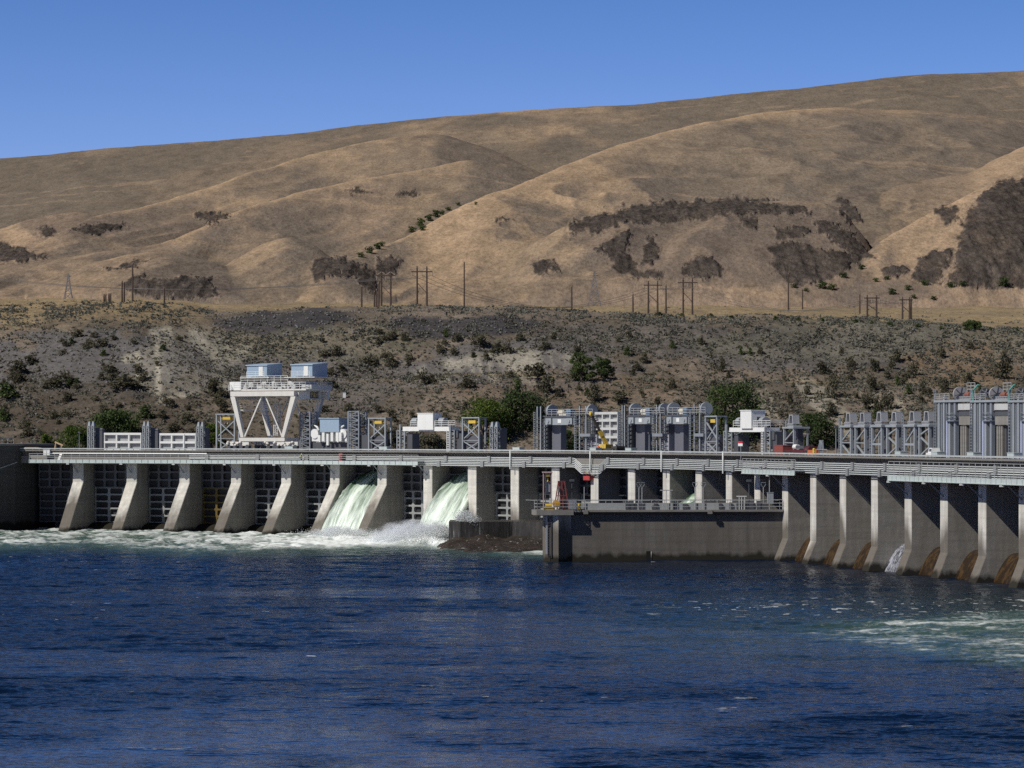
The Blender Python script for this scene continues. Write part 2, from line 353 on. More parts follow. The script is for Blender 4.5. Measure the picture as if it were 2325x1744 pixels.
# ---- hills
cols = np.linspace(-620, 3000, 1320); rows = np.concatenate([np.linspace(1556, 2060, 330), np.geomspace(2064, 4300, 250)])
PX, DD = np.meshgrid(cols, rows)
Z, IDX, T, VAL = hill_layers(PX, DD)
XX = xat(PX, DD)
py = HY - (Z - H) * F / DD; py0 = py
near = DD < 2300
rock = sum(soft_mask(PX + dx, py + dy, ROCK, j) for dx, dy, j in ((0, 0, 8), (1, 1, 11), (-1, -1, 13), (0, 2, 17))) / 4 * near
grey = np.maximum(sum(soft_mask(PX + dx, py + dy, GREY, j) for dx, dy, j in ((0, 0, 12), (5, 3, 22), (-5, -3, 30))) / 3, .9 * sum(soft_mask(PX + dx, py + dy, ROCK, 30) for dx, dy in ((9, 6), (-9, -6), (9, -7), (-9, 8))) / 4) * near
Z = Z - np.maximum(1602 - DD, 0) * .10
rough = ridged(XX / 6.5, DD / 22, 8, 3)
warp = fbm(XX / 120, DD / 160, 26, 3)
spine = ridged(XX / 150 + 1.6 * warp - DD / 520, DD / 1300, 27, 2)
spine2 = ridged(XX / 44 + 1.6 * warp - DD / 170, DD / 420, 28, 3)
slope_k = sstep(.04, .25, T) * (1 - .5 * rock)
relief_k = slope_k * (1 - .8 * (IDX == 0)) * sstep(1.0, .72, T)
for r_ in (12, 9, 6, 4, 3):
    relief_k = np.minimum(relief_k, (relief_k + np.roll(relief_k, r_, 0) + np.roll(relief_k, -r_, 0) + np.roll(relief_k, r_, 1) + np.roll(relief_k, -r_, 1)) / 5)
for r_ in (8, 6, 4, 3, 2, 1):
    relief_k = (relief_k + np.roll(relief_k, r_, 0) + np.roll(relief_k, -r_, 0) + np.roll(relief_k, r_, 1) + np.roll(relief_k, -r_, 1)) / 5
Z = Z + (fbm(XX / 90, DD / 300, 21, 5) - .5) * 4.0 * np.where(IDX == 0, .5, 1) + (fbm(XX / 11, DD / 14, 22, 3) - .5) * 1.1 + rock * (rough - .5) * 2.2 + relief_k * ((spine - .6) * 12 + (spine2 - .6) * 3.2)
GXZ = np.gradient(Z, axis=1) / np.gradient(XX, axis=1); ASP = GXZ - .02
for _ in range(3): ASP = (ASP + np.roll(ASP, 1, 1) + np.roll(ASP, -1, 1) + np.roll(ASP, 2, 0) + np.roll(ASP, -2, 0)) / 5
tan, tan2 = srgb(147, 127, 106), srgb(169, 145, 116); brown = srgb(128, 112, 96); drab = srgb(118, 107, 93); basalt = srgb(79, 72, 66); gr = srgb(108, 97, 87)
n1 = fbm(XX / 150, DD / 480, 31, 5); n2 = fbm(XX / 30, DD / 170, 33, 4); n3 = fbm(XX / 400 + 3, DD / 900, 35, 4)
far = np.where((IDX == 0) | (IDX == -1), sstep(2300, 2700, DD), 0)
c = tan + (tan2 - tan) * sstep(.45, .7, n1)[..., None]
c = c + (brown - c) * (sstep(.45, .66, n2) * .55)[..., None]
c = c + (drab - c) * (sstep(.40, .60, n3) * .7)[..., None]
c = c + (drab * .92 - c) * (far * (1 - .75 * sstep(.54, .70, n1)))[..., None]
lay = lambda n: IDX == [l[0] for l in LAYERS].index(n)
c = np.where(lay('D')[..., None], c + (tan2 * np.array([1.02, .99, .96]) - c) * .35, c)
gully = sstep(.8, .95, ridged(XX / 120 + n1 * 2, DD / 900, 44, 2)); c = c * (1 - .12 * gully[..., None])
c = c + (drab * .96 - c) * (lay('C') * sstep(800, 1050, PX) * .8)[..., None]  # shading of the right-facing part of ridge C put into its colour
c = c + (tan2 - c) * ((lay('B') | lay('C') | lay('D')) * sstep(.62, .95, T) * sstep(.35, .6, n2) * .6)[..., None]
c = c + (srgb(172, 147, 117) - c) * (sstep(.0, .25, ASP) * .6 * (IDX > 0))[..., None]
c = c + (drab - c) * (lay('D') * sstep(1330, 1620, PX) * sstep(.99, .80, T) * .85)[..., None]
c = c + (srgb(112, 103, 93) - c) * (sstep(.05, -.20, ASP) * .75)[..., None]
streak = ridged(XX / 220 + 1.4 * warp - DD / 420, DD / 60 + XX / 160, 47, 2); c = c + (tan2 * 1.08 - c) * (sstep(.86, .96, streak) * .30)[..., None]
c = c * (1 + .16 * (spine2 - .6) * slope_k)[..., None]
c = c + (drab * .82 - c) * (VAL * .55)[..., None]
bench = (IDX == -1) & (DD < 2100)
c = np.where(bench[..., None], c * .4 + srgb(182, 156, 112) * .6, c)
c = c + (gr - c) * (grey * .68)[..., None]
c = c + (basalt * (.70 + .35 * n2[..., None] + .45 * (ridged(XX / 4.5, DD / 60, 37, 2)[..., None] - .5)) - c) * (rock * (.80 + .18 * sstep(.30, .55, rough) * sstep(.30, .45, fbm(XX / 14, DD / 20, 36, 4))))[..., None]
c = c * np.array([1.03, 1.03, 1.06])  # overall lift, bluer for distance haze put into the hill colour
def terrain_mat(name, s1, s2, bmp, rocky=False):
    m, nt, b = new_mat(name)
    a = N(nt, 'Attribute'); a.attribute_name = 'Col'
    p = wcoords(nt, (1, .28, 1) if rocky else (1, 1, 1))
    f1 = noise(nt, p, s1, 6, .72); f2 = noise(nt, p, s2, 4, .7)
    k = ramp(nt, f1, [(.3, .74 if rocky else .62), (.5, 1.0), (.72, 1.2 if rocky else 1.28)])
    k2 = ramp(nt, f2, [(.35, .72), (.55, 1.05), (.75, 1.15)])
    c0 = mixc(nt, 1.0, a.outputs[0], k, 'MULTIPLY'); c0 = mixc(nt, 1.0, c0, k2, 'MULTIPLY')
    if rocky:                      # columns and broken faces of the basalt
        ar = N(nt, 'Attribute'); ar.attribute_name = 'rock'; f3 = noise(nt, wcoords(nt, (1, .35, .22)), .30, 5, .8); c0 = mixc(nt, ar.outputs['Fac'], c0, mixc(nt, 1.0, c0, ramp(nt, f3, [(.34, .52), (.5, .95), (.66, 1.45)]), 'MULTIPLY'))
        grain = noise(nt, p, .9, 3, .8); c0 = mixc(nt, 1.0, c0, ramp(nt, grain, [(.3, .86), (.5, 1.0), (.7, 1.14)]), 'MULTIPLY')
    nt.links.new(c0, b.inputs['Base Color']); b.inputs['Roughness'].default_value = 1; b.inputs['Specular IOR Level'].default_value = .05
    bump(nt, f1, .55, bmp, b) if not rocky else bump(nt, mth(nt, 'ADD', f1, mth(nt, 'MULTIPLY', mth(nt, 'MULTIPLY', f3, ar.outputs['Fac']), 1.2)), .6, bmp, b); return m
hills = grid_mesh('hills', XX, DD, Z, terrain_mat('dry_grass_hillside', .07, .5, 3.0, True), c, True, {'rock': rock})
tag(hills, 'dry tan grass hills with basalt outcrops rising beyond the dam', 'hills', kind='structure')
HILL = (cols, rows, Z)
def ground_at(px, d):
    cs, rs, zz = HILL if d >= rows[0] else BANK
    i = int(np.clip(np.searchsorted(rs, d), 1, len(rs) - 1)); j = int(np.clip(np.searchsorted(cs, px), 1, len(cs) - 1))
    return float(zz[i, j])
# ---- river bank with talus, terrace and bench
bcols = np.linspace(-620, 3000, 1000); brows = np.concatenate([np.linspace(868, 1075, 300), np.geomspace(1077, 1594, 130)])
PX, DD = np.meshgrid(bcols, brows); XX = xat(PX, DD)
Z = np.where(DD < 1062, bank_z(PX, DD), bench_z(PX, DD))
py = HY - (Z - H) * F / DD
edge = sstep(1590, 1500, DD)
Z = Z + edge * ((fbm(XX / 45, DD / 45, 51, 4) - .5) * 6.0 * sstep(870, 920, DD) + (fbm(XX / 7, DD / 7, 52, 3) - .5) * 1.0)
talus, dk_talus = srgb(108, 104, 102), srgb(76, 73, 75); soil = srgb(132, 119, 105); umber = srgb(110, 100, 88); straw = srgb(166, 145, 112); sage = srgb(124, 119, 101); scree = srgb(188, 179, 160); orange = srgb(136, 115, 94)
def blob(x, y, rx, ry, j=1.0, seed=0):
    d = ((PX - x) / rx) ** 2 + ((py - y) / ry) ** 2 + j * (fbm(PX / 60, py / 30, 60 + seed, 4) - .5) * 2
    return sstep(1.25, .7, d)[..., None]
c = np.broadcast_to(soil, PX.shape + (3,)).copy()
n1 = fbm(XX / 16, DD / 16, 61, 5)[..., None]; n2 = fbm(XX / 4, DD / 5, 62, 4)[..., None]
def lay_c(col, m): 
    global c
    c = c + (col - c) * m
lay_c(umber, sstep(.45, .6, n1))
lay_c(talus * 1.05, blob(230, 830, 330, 75, 1, 1) * .95); lay_c(umber * .68, blob(150, 940, 330, 75, 1, 2) * .8)
lay_c(talus, blob(1180, 830, 260, 55, 1, 3) * .85); lay_c(talus * .95, blob(720, 860, 260, 80, 1, 4) * .6); lay_c(talus, blob(1850, 790, 330, 45, 1, 5) * .75); lay_c(talus * .9, blob(1480, 760, 260, 40, 1, 6) * .6)
lay_c(dk_talus, blob(640, 728, 180, 26, .6, 7) * .95); lay_c(dk_talus, blob(1060, 745, 180, 24, .8, 8) * .95); lay_c(dk_talus, blob(1760, 770, 90, 24, .8, 9) * .7)
lay_c(sage, blob(700, 780, 240, 40, 1, 10) * .55); lay_c(sage, blob(2000, 770, 420, 45, 1, 11) * .5)
st = ridged(XX / 5.5 + DD / 40, DD / 60, 66, 2)[..., None]
lay_c(scree, blob(425, 825, 135, 92, .8, 12) * (.35 + .65 * sstep(.45, .8, st)) * .95); lay_c(scree, blob(1120, 835, 200, 40, .8, 13) * (.1 + .9 * sstep(.58, .86, st)) * .62); lay_c(scree, blob(1900, 930, 200, 70, 1, 14) * sstep(.62, .86, st) * .55)
lay_c(orange, blob(2190, 840, 130, 55, 1, 15) * .75); lay_c(orange * .95, blob(1290, 890, 260, 40, 1, 16) * .35)
lay_c(straw * .92, sstep(752, 715, PY2 := py + 26 * (n1[..., 0] - .5) * 2)[..., None] * sstep(520, 380, PX)[..., None] * .9)
top = sstep(1046, 1066, DD + 20 * (n1[..., 0] - .5))[..., None]
lay_c(straw, top * (.55 + .4 * sstep(.4, .55, n1)))
road = np.exp(-((DD - 973 + 8 * (n1[..., 0] - .5)) / 5) ** 2)[..., None] * sstep(700, 1000, PX)[..., None]; lay_c(straw * .95, road * .6)
c = c * (.82 + .36 * n2) * np.array([.80, .82, .84])
bankm = terrain_mat('talus_and_soil', .55, 2.2, .8)
bank = grid_mesh('riverbank', XX, DD, Z, bankm, c)
tag(bank, 'grey and brown talus slope with terrace above the reservoir', 'riverbank', kind='structure')
BANK = (bcols, brows, Z); BANKPY = HY - (Z - H) * F / DD
def bank_hit(px, y):
    """where the bank shows at a photo pixel: first surface met from the camera"""
    j = int(np.clip(np.searchsorted(bcols, px), 0, len(bcols) - 1)); k = np.where(BANKPY[:, j] <= y)[0]
    i = k[0] if len(k) else len(brows) - 1
    return brows[i], float(BANK[2][i, j])
res = MB().add([(-900, 430, 12.6), (900, 300, 12.6), (900, 930, 12.6), (-900, 930, 12.6)], [(0, 1, 2, 3)])
# ---------------------------------------------------------------- plan of the dam: an arc that straightens towards the near end
BAY, PW = 12.2, 2.4
PXS = [165, 289, 409, 526, 640, 750.5, 857.6, 962, 1063, 1160, 1253, 1342, 1426, 1505.5, 1580, 1648, 1710, 1773, 1833, 1900, 1972, 2047, 2128, 2214, 2306]
def plan():
    D0 = 640.0; P = [np.array([xat(PXS[0], D0), D0])]
    for x in PXS[1:]:
        k = (x - CX) / F; X0, Y0 = P[-1]
        a = k * k + 1; b = -2 * (k * X0 + Y0); c = X0 * X0 + Y0 * Y0 - BAY * BAY
        dd = b * b - 4 * a * c
        P.append(np.array([1, 1]) * 0 + (lambda Y: np.array([k * Y, Y]))((-b - math.sqrt(max(dd, 0))) / (2 * a)))
    P = np.array(P)
    ang = np.arctan2(-(P[1:, 1] - P[:-1, 1]), P[1:, 0] - P[:-1, 0])
    ang = np.convolve(np.pad(ang, 2, mode='edge'), [.1, .2, .4, .2, .1], 'valid')
    Q = [P[0]]
    for a in ang: Q.append(Q[-1] + BAY * np.array([math.cos(a), -math.sin(a)]))
    Q = np.array(Q); a0, a1 = ang[0] - (ang[1] - ang[0]), ang[-1]
    Q = np.vstack([Q[0] - BAY * np.array([math.cos(a0), -math.sin(a0)]), Q, *[Q[-1] + (i + 1) * BAY * np.array([math.cos(a1), -math.sin(a1)]) for i in range(7)]])
    return Q
PLAN = plan(); NP = len(PLAN)              # pier k of PXS is PLAN[k + 1]
SEG = np.arctan2(-(PLAN[1:, 1] - PLAN[:-1, 1]), PLAN[1:, 0] - PLAN[:-1, 0])
def theta(s):
    s = s - .5
    i = int(np.clip(math.floor(s), 0, NP - 3)); t = min(max(s - i, 0), 1)
    return SEG[i] * (1 - t) + SEG[i + 1] * t
def C(s, u=0.0):
    """point of the dam line at bay coordinate s, u metres upstream"""
    i = int(np.clip(math.floor(s), 0, NP - 2)); t = s - i
    p = PLAN[i] * (1 - t) + PLAN[i + 1] * t; th = theta(s)
    return Vector((p[0] + math.sin(th) * u, p[1] + math.cos(th) * u, 0))
def at(px, u=0.0):
    lo, hi = -0.3, NP - 1.0
    for _ in range(40):
        m = (lo + hi) / 2; p = C(m, u)
        if CX + F * p.x / p.y < px: lo = m
        else: hi = m
    return lo
def sweep(name, mat, parent, prof, s0, s1, step=.25):
    """a (u,z) profile swept along the dam line from s0 to s1"""
    n = max(2, int((s1 - s0) / step) + 1); ss = [s0 + (s1 - s0) * i / (n - 1) for i in range(n)]
    k = len(prof); vs = []; fs = []
    for s in ss:
        for u, z in prof: p = C(s, u); vs.append((p.x, p.y, z))
    for i in range(n - 1):
        for j in range(k): fs.append((i * k + j, i * k + (j + 1) % k, (i + 1) * k + (j + 1) % k, (i + 1) * k + j))
    fs += [tuple(range(k)), tuple(range((n - 1) * k, n * k))[::-1]]
    return MB().add(vs, fs).build(name, mat, parent)
def sweepb(mb, prof, s0, s1, step=.25):
    n = max(2, int((s1 - s0) / step) + 1); k = len(prof); vs = []; fs = []
    for i in range(n):
        s = s0 + (s1 - s0) * i / (n - 1)
        for u, z in prof: p = C(s, u); vs.append((p.x, p.y, z))
    for i in range(n - 1):
        for j in range(k): fs.append((i * k + j, i * k + (j + 1) % k, (i + 1) * k + (j + 1) % k, (i + 1) * k + j))
    return mb.add(vs, fs + [tuple(range(k)), tuple(range((n - 1) * k, n * k))[::-1]])
def rect(u0, u1, z0, z1): return [(u0, z0), (u1, z0), (u1, z1), (u0, z1)]
def lw(s, u, z): p = C(s, u); return Vector((p.x, p.y, z))
# ---------------------------------------------------------------- water
wc = np.linspace(-800, 3300, 1120)
wr = np.concatenate([np.linspace(1185, 1330, 420), np.linspace(1330.4, 1830, 640)])
PXw, PYw = np.meshgrid(wc, wr); Dw = H * F / (PYw - HY); Xw = xat(PXw, Dw)
foamA = [(-600, 1195), (2, 1195), (600, 1195), (1010, 1150), (1240, 1150), (1240, 1259), (1120, 1256), (1010, 1247), (950, 1243), (750, 1250), (560, 1249), (420, 1252), (200, 1240), (0, 1246), (-600, 1250)]
def polydist(px, py, q, sx, sy):
    """signed distance-like measure (scaled pixels) to a polygon"""
    d = np.full(px.shape, 1e9)
    for i in range(len(q)):
        x1, y1 = q[i]; x2, y2 = q[(i + 1) % len(q)]
        ax, ay, bx, by = x1 / sx, y1 / sy, x2 / sx, y2 / sy; gx, gy = px / sx, py / sy
        L = (bx - ax) ** 2 + (by - ay) ** 2 + 1e-9
        t = np.clip(((gx - ax) * (bx - ax) + (gy - ay) * (by - ay)) / L, 0, 1)
        d = np.minimum(d, np.hypot(gx - ax - t * (bx - ax), gy - ay - t * (by - ay)))
    return np.where(poly_in(px, py, q), d, -d)
fa = polydist(PXw, PYw, foamA, 30, 5)
fA = sstep(-1.6, 1.8, fa + 2.2 * (fbm(Xw / 9, Dw / 22, 101, 4) - .5))
churn = fbm(Xw / 3.4, Dw / 8, 103, 5)
boost = np.exp(-((PXw - 900) / 330) ** 2) * .5
fine_ = fbm(Xw / 1.6 + churn * 2, Dw / 5, 104, 5)
foam = fA * (.74 + .26 * sstep(380, 720, PXw)) * np.clip(.20 + boost * 1.1 + .42 * sstep(.38, .66, churn) + .55 * sstep(.42, .62, fine_), 0, 1)
pale = fA * .9 + .55 * sstep(-5, 0, fa + 2 * (churn - .5))          # aerated green water around the foam
fB1 = [(1560, 1418), (1750, 1402), (2000, 1392), (2200, 1382), (2900, 1360), (2900, 1560), (2325, 1535), (2150, 1512), (1950, 1478), (1760, 1462)]
fb = polydist(PXw, PYw, fB1, 60, 14)
sB = sstep(-.3, 2.2, fb + 1.2 * (fbm(Xw / 12, Dw / 9, 111, 4) - .5)) * sstep(1500, 2100, PXw)
stk = fbm(Xw / 7, Dw / 3.2, 113, 5)
stk2 = ridged(Xw / 4 + 1.5 * stk, Dw / 1.1, 117, 4)
foam = np.maximum(foam, sB * np.clip(sstep(.52, .70, stk + .10 * sstep(2050, 2325, PXw)) * sstep(.35, .85, stk2) * .50 + .16 + .22 * sstep(.42, .62, fbm(Xw / 1.3, Dw / .9, 119, 4)), 0, 1) * .85)
pale = np.maximum(pale, sB * 1.0)
fl_ = fbm(Xw / 1.5, Dw / 1.0, 125, 4); band_ = np.exp(-((PYw - 1382) / 30) ** 2) * sstep(1250, 1700, PXw); foam = np.maximum(foam, band_ * sstep(.70, .78, fl_) * .8)
# scattered caps and slicks
cap = fbm(Xw / 2.2, Dw / 1.5, 121, 4); patch = fbm(Xw / 30, Dw / 26, 122, 3)
lim = .89 - .10 * sstep(.50, .70, patch) - .05 * np.exp(-((PYw - 1385) / 45) ** 2) * sstep(1300, 1700, PXw)
foam = np.maximum(foam, sstep(lim, lim + .08, cap) * .6)
for (x, y, rx, ry) in ((2090 / .951 * .5 + 525, 1590, 75, 5), (1650, 1612, 40, 6), (1340, 1641, 60, 5), (305, 1571, 30, 3), (245, 1570, 25, 3), (1500, 1380, 60, 3), (2160, 1654, 70, 2.5), (380, 1702, 160, 4), (1745, 1375, 70, 5), (2040, 1378, 50, 4), (1660, 1588, 30, 3), (1500, 1395, 40, 3), (1420, 1274, 12, 2), (1480, 1277, 20, 2)):
    e = ((PXw - x) / rx) ** 2 + ((PYw - y) / ry) ** 2 + 2.0 * (fbm(PXw / 18, PYw / 2.5, 130, 4) - .5)
    foam = np.maximum(foam, sstep(1, .1, e) * (.12 + .35 * sstep(.5, .7, cap)))
calm = np.maximum(sstep(.42, .62, fbm(Xw / 26, Dw / 34, 141, 4)) * sstep(1440, 1720, PYw), .55 * sstep(.55, .66, fbm(Xw / 45 + 4, Dw / 30, 143, 4)) * sstep(1250, 1330, PYw))
pale = np.maximum(pale, .35 * sstep(1290, 1450, PYw) * sstep(1560, 1440, PYw) * sstep(900, 1900, PXw))
amp = (1 - .80 * calm)
wz = (fbm(Xw / 10.0 + .25 * Dw / 9, Dw / 6.0, 151, 2) - .5) * .62 + (ridged(Xw / 3.6, Dw / 1.9, 153, 4) - .5) * .40
for (x_, y_, d_, r_, h_) in ((960, 1228, 556, 4.5, 2.6), (905, 1226, 562, 5, 1.5), (1000, 1215, 552, 3, 1.8), (850, 1224, 568, 6, .9), (765, 1216, 588, 5, .8), (800, 1216, 584, 4, .8)):
    q_ = np.exp(-((Xw - xat(x_, d_)) / r_) ** 2 - ((Dw - d_) / (r_ * 1.1)) ** 2); wz_add = q_ * h_ * .45 * (.45 + 1.1 * ridged(Xw / 1.4, Dw / 1.7, 161, 4) ** 1.5); foam = np.maximum(foam, np.clip(q_ * 1.6, 0, 1)); ADD = wz_add if 'ADD' not in globals() else ADD + wz_add
wz = wz * amp * (.75 + .7 * sB) + foam * .12 + fA * ((churn - .5) * .7 + .2 + (fbm(Xw / 2.2, Dw / 4, 155, 4) - .5) * .6) + ADD
m, nt, b = new_mat('river_water')
af = N(nt, 'Attribute'); af.attribute_name = 'foam'; ap = N(nt, 'Attribute'); ap.attribute_name = 'pale'; ac = N(nt, 'Attribute'); ac.attribute_name = 'calm'
p = wcoords(nt)
fn = noise(nt, p, 1.3, 8, .78)
fm = mth(nt, 'ADD', af.outputs['Fac'], mth(nt, 'MULTIPLY', mth(nt, 'ADD', fn, -.5), 1.3))
fac = ramp(nt, fm, [(.26, 0), (.95, 1)])
deep = mixc(nt, ap.outputs['Fac'], (.003, .010, .028), (.070, .125, .100))
nt.links.new(mixc(nt, fac, deep, (.86, .90, .88)), b.inputs['Base Color'])
b.inputs['Roughness'].default_value = .8; b.inputs['Specular IOR Level'].default_value = .0
rip = noise(nt, wcoords(nt, (.5, .9, 1)), 2.0, 2, .55, .3)
bs = mth(nt, 'ADD', mth(nt, 'MULTIPLY', ac.outputs['Fac'], -.22), .36)
bn = N(nt, 'Bump'); bn.inputs['Distance'].default_value = .4
nt.links.new(mth(nt, 'MULTIPLY', bs, mth(nt, 'ADD', mth(nt, 'MULTIPLY', fac, -.8), 1.0)), bn.inputs['Strength']); nt.links.new(rip, bn.inputs['Height']); nt.links.new(bn.outputs[0], b.inputs['Normal'])
gl_ = N(nt, 'BsdfGlossy'); gl_.inputs['Roughness'].default_value = .10; nt.links.new(bn.outputs[0], gl_.inputs['Normal'])
fr = N(nt, 'Fresnel'); fr.inputs['IOR'].default_value = 1.33; nt.links.new(bn.outputs[0], fr.inputs['Normal'])
kf = mth(nt, 'MULTIPLY', mth(nt, 'MULTIPLY', fr.outputs[0], mth(nt, 'ADD', .40, mth(nt, 'MULTIPLY', ac.outputs['Fac'], .26))), mth(nt, 'ADD', mth(nt, 'MULTIPLY', fac, -.9), 1.0))
mxw = N(nt, 'MixShader'); nt.links.new(kf, mxw.inputs[0]); nt.links.new(b.outputs[0], mxw.inputs[1]); nt.links.new(gl_.outputs[0], mxw.inputs[2]); nt.links.new(mxw.outputs[0], nt.nodes['Material Output'].inputs[0])
water = grid_mesh('water', Xw, Dw, wz, m, None, True, {'foam': foam, 'pale': pale, 'calm': calm})
tag(water, 'choppy deep blue river with white foam below the spillway', 'river', kind='structure')
pool = MB(); pv = [C(i, 9) for i in range(0, NP)]
pool.add([(q.x, q.y, 12.6) for q in pv] + [(700, 330, 12.6), (700, 950, 12.6), (-600, 950, 12.6), (-450, 700, 12.6)], [tuple(range(NP + 4))])
mp_, ntp, bp_ = new_mat('reservoir_water'); bp_.inputs['Base Color'].default_value = (.01, .025, .05, 1); bp_.inputs['Roughness'].default_value = .12
tag(pool.build('reservoir', mp_), 'still water held behind the dam', 'reservoir', kind='structure')

# ---------------------------------------------------------------- dam concrete
con = concrete('pier_concrete', (.70, .68, .62), .68, True, .25, stain=True)
con_side = concrete('shaded_side_concrete', (.37, .35, .31), .5, True, .25)  # darker copy of the pier concrete; shade of the side faces put into colour
con_d = concrete('deck_concrete', (.27, .262, .245), .4, False)
con_wall = concrete('wall_concrete', (.175, .163, .145), .6, True, .55)
steel = paint('grey_steel', (.22, .245, .275), .5, .0, .35)
steel_l = paint('pale_grey_steel', (.30, .33, .35), .5, 0, .35)
steel_d = paint('dark_grey_steel', (.075, .08, .092), .6, 0, .3)
white = paint('white_paint', (.76, .77, .74), .45, 0, .12)
cream = paint('cream_paint', (.66, .64, .585), .45, 0, .18)
galv = paint('galvanised_steel', (.38, .39, .395), .45, .2, .2)
yellow = paint('yellow_paint', (.62, .43, .06), .4, 0, .2)
red = paint('red_paint', (.42, .045, .04), .45, 0, .2)
dam = thing('dam', 'long curved concrete spillway dam with a row of piers and a roadway deck', 'dam', lw(0, 0, 0))
def to_dam(mb): 
    o = dam.location; mb.v = [(x - o.x, y - o.y, z - o.z) for x, y, z in mb.v]; return mb
# roadway deck, kerb parapet with overhang, girders under it
ZD = 16.05
mb = MB(); S0, S1 = .05, NP - 1.0
sweepb(mb, [(-.9, 16.35), (.5, 16.35), (.5, ZD), (15, ZD), (15, 15.2), (.7, 15.2), (.7, 13.9), (.15, 13.9), (.15, 16.1), (-.9, 16.1)], S0, S1, .2)
to_dam(mb).build('roadway_deck', con_d, dam)
mb = MB(); sweepb(mb, rect(-.96, -.72, 16.5, 16.72), S0, S1, .2); to_dam(mb).build('parapet_kerb', paint('parapet_paint', (.44, .47, .47), .6, 0, .4), dam)
mb = MB(); sweepb(mb, [(-.45, 13.7), (.15, 13.7), (.15, 15.25), (-.2, 15.25), (-.45, 15.1)], S0, S1, .2); to_dam(mb).build('ledge_girder', con_d, dam)
mb = MB(); sweepb(mb, rect(.9, 2.2, 13.6, 15.19), S0, S1, .2); sweepb(mb, rect(7, 8.2, 13.6, 15.19), S0, S1, .2); to_dam(mb).build('deck_girder', concrete('girder_concrete', (.22, .21, .2), .4, False), dam)
mb = MB(); sweepb(mb, rect(14.0, 14.4, -2, 15.19), S0, S1, .2); to_dam(mb).build('back_wall', con_d, dam)
mb = MB()
for i in range(int(S1 * 8)): a = lw(S0 + i / 8.0, -.84, 16.35); mb.bar(a, a + Vector((0, 0, .2)), .14)
for i in range(int(S1 * 16)):                       # brackets under the parapet lip
    s = S0 + i / 16.0
    a = lw(s, -.8, 16.1); b_ = lw(s, .15, 15.55); mb.bar(a, b_, .12, .2)
to_dam(mb).build('lip_bracket', con_d, dam)
def pier_prof(k):
    if k <= 7: return [(0, 13.85), (0, 9.9), (-6.4, 0), (-7.7, -2)]
    if k <= 9 : return [(0, 13.85), (0, -2)]
    return [(0, 13.85), (0, 3.5), (-1.45, 0), (-2.2, -2)]
for k in range(1, NP):
    th = SEG[min(k, NP - 2)] if k < NP - 1 else SEG[-1]
    th = theta(k)
    pr = pier_prof(k)
    poly = pr + [(14.5, -2), (14.5, 15.15), (1.0, 15.15), (.72, 13.88)] if False else pr + [(14.5, -2), (14.5, 13.6), (.2, 13.6)]
    mb = MB().prof([(-0 + u, z) for u, z in poly], 0, PW)
    # raised weathered cap strip and pour ledge at the front
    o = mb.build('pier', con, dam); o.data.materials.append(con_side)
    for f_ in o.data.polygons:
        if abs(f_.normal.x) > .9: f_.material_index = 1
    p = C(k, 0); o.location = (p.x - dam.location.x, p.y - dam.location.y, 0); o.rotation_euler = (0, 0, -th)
    bm = bmesh.new(); bm.from_mesh(o.data); bmesh.ops.bevel(bm, geom=[e for e in bm.edges if abs(e.verts[0].co.x - e.verts[1].co.x) < .01 and e.calc_length() > .5], offset=.09, segments=1, affect='EDGES'); bm.to_mesh(o.data); bm.free()
# ogee sills inside every bay
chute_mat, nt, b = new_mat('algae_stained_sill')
n_ = noise(nt, wcoords(nt, (.5, .5, .2)), 2.2, 5, .7)
nt.links.new(ramp(nt, n_, [(.28, (.014, .009, .005)), (.50, (.026, .015, .007)), (.62, (.075, .042, .014)), (.72, (.02, .012, .007))]), b.inputs['Base Color']); b.inputs['Roughness'].default_value = .35
water_sill, nt, b = new_mat('water_over_sill')
nt.links.new(ramp(nt, noise(nt, wcoords(nt, (1.2, 1.2, .15)), 2.0, 5, .7), [(.42, (.035, .033, .034)), (.62, (.42, .44, .50))]), b.inputs['Base Color']); b.inputs['Roughness'].default_value = .3
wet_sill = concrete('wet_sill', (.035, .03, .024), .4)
def ogee(k, mat, name, lift=0.0, u_end=1.0):
    n = 12; hs_ = 3.9 + lift; prof = [(5.0, -2), (5.0, hs_)]
    for i in range(n + 1):
        t = i / n; u = 4.3 - (4.3 - u_end) * t; prof.append((u, hs_ - (hs_ + .2) * t ** 1.9))
    prof.append((u_end, -2))
    o = MB().prof(prof, PW + .02, BAY - .02).build(name, mat, dam)
    p = C(k, 0); o.location = (p.x - dam.location.x, p.y - dam.location.y, 0); o.rotation_euler = (0, 0, -SEG[k]); return o
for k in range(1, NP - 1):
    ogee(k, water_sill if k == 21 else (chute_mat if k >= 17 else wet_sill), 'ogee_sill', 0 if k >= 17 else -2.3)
# ---------------------------------------------------------------- abutment at the far left end
ORD = ['first', 'second', 'third', 'fourth', 'fifth', 'sixth', 'seventh', 'eighth', 'ninth', 'tenth', 'eleventh', 'twelfth', 'thirteenth', 'fourteenth', 'fifteenth', 'sixteenth', 'seventeenth', 'eighteenth', 'nineteenth', 'twentieth', 'twenty-first', 'twenty-second', 'twenty-third', 'twenty-fourth', 'twenty-fifth']
ab = thing('abutment', 'dark concrete abutment closing the far left end of the dam', 'abutment', lw(.25, 0, 0), -theta(.25))
con_ab = concrete('abutment_concrete', (.10, .098, .092), .5)
mb = MB().prism([(-42, -24), (-9.0, -22), (-2.2, -3), (-1.6, 16), (-42, 18)], -2, 17.2); mb.build('retaining_wall', con_ab, ab)
MB().prism([(-42, -24.3), (-8.85, -22.3), (-1.95, -3), (-1.4, 16), (-42, 18)], 17.203, 17.6).build('coping', con_d, ab)
mb = MB()
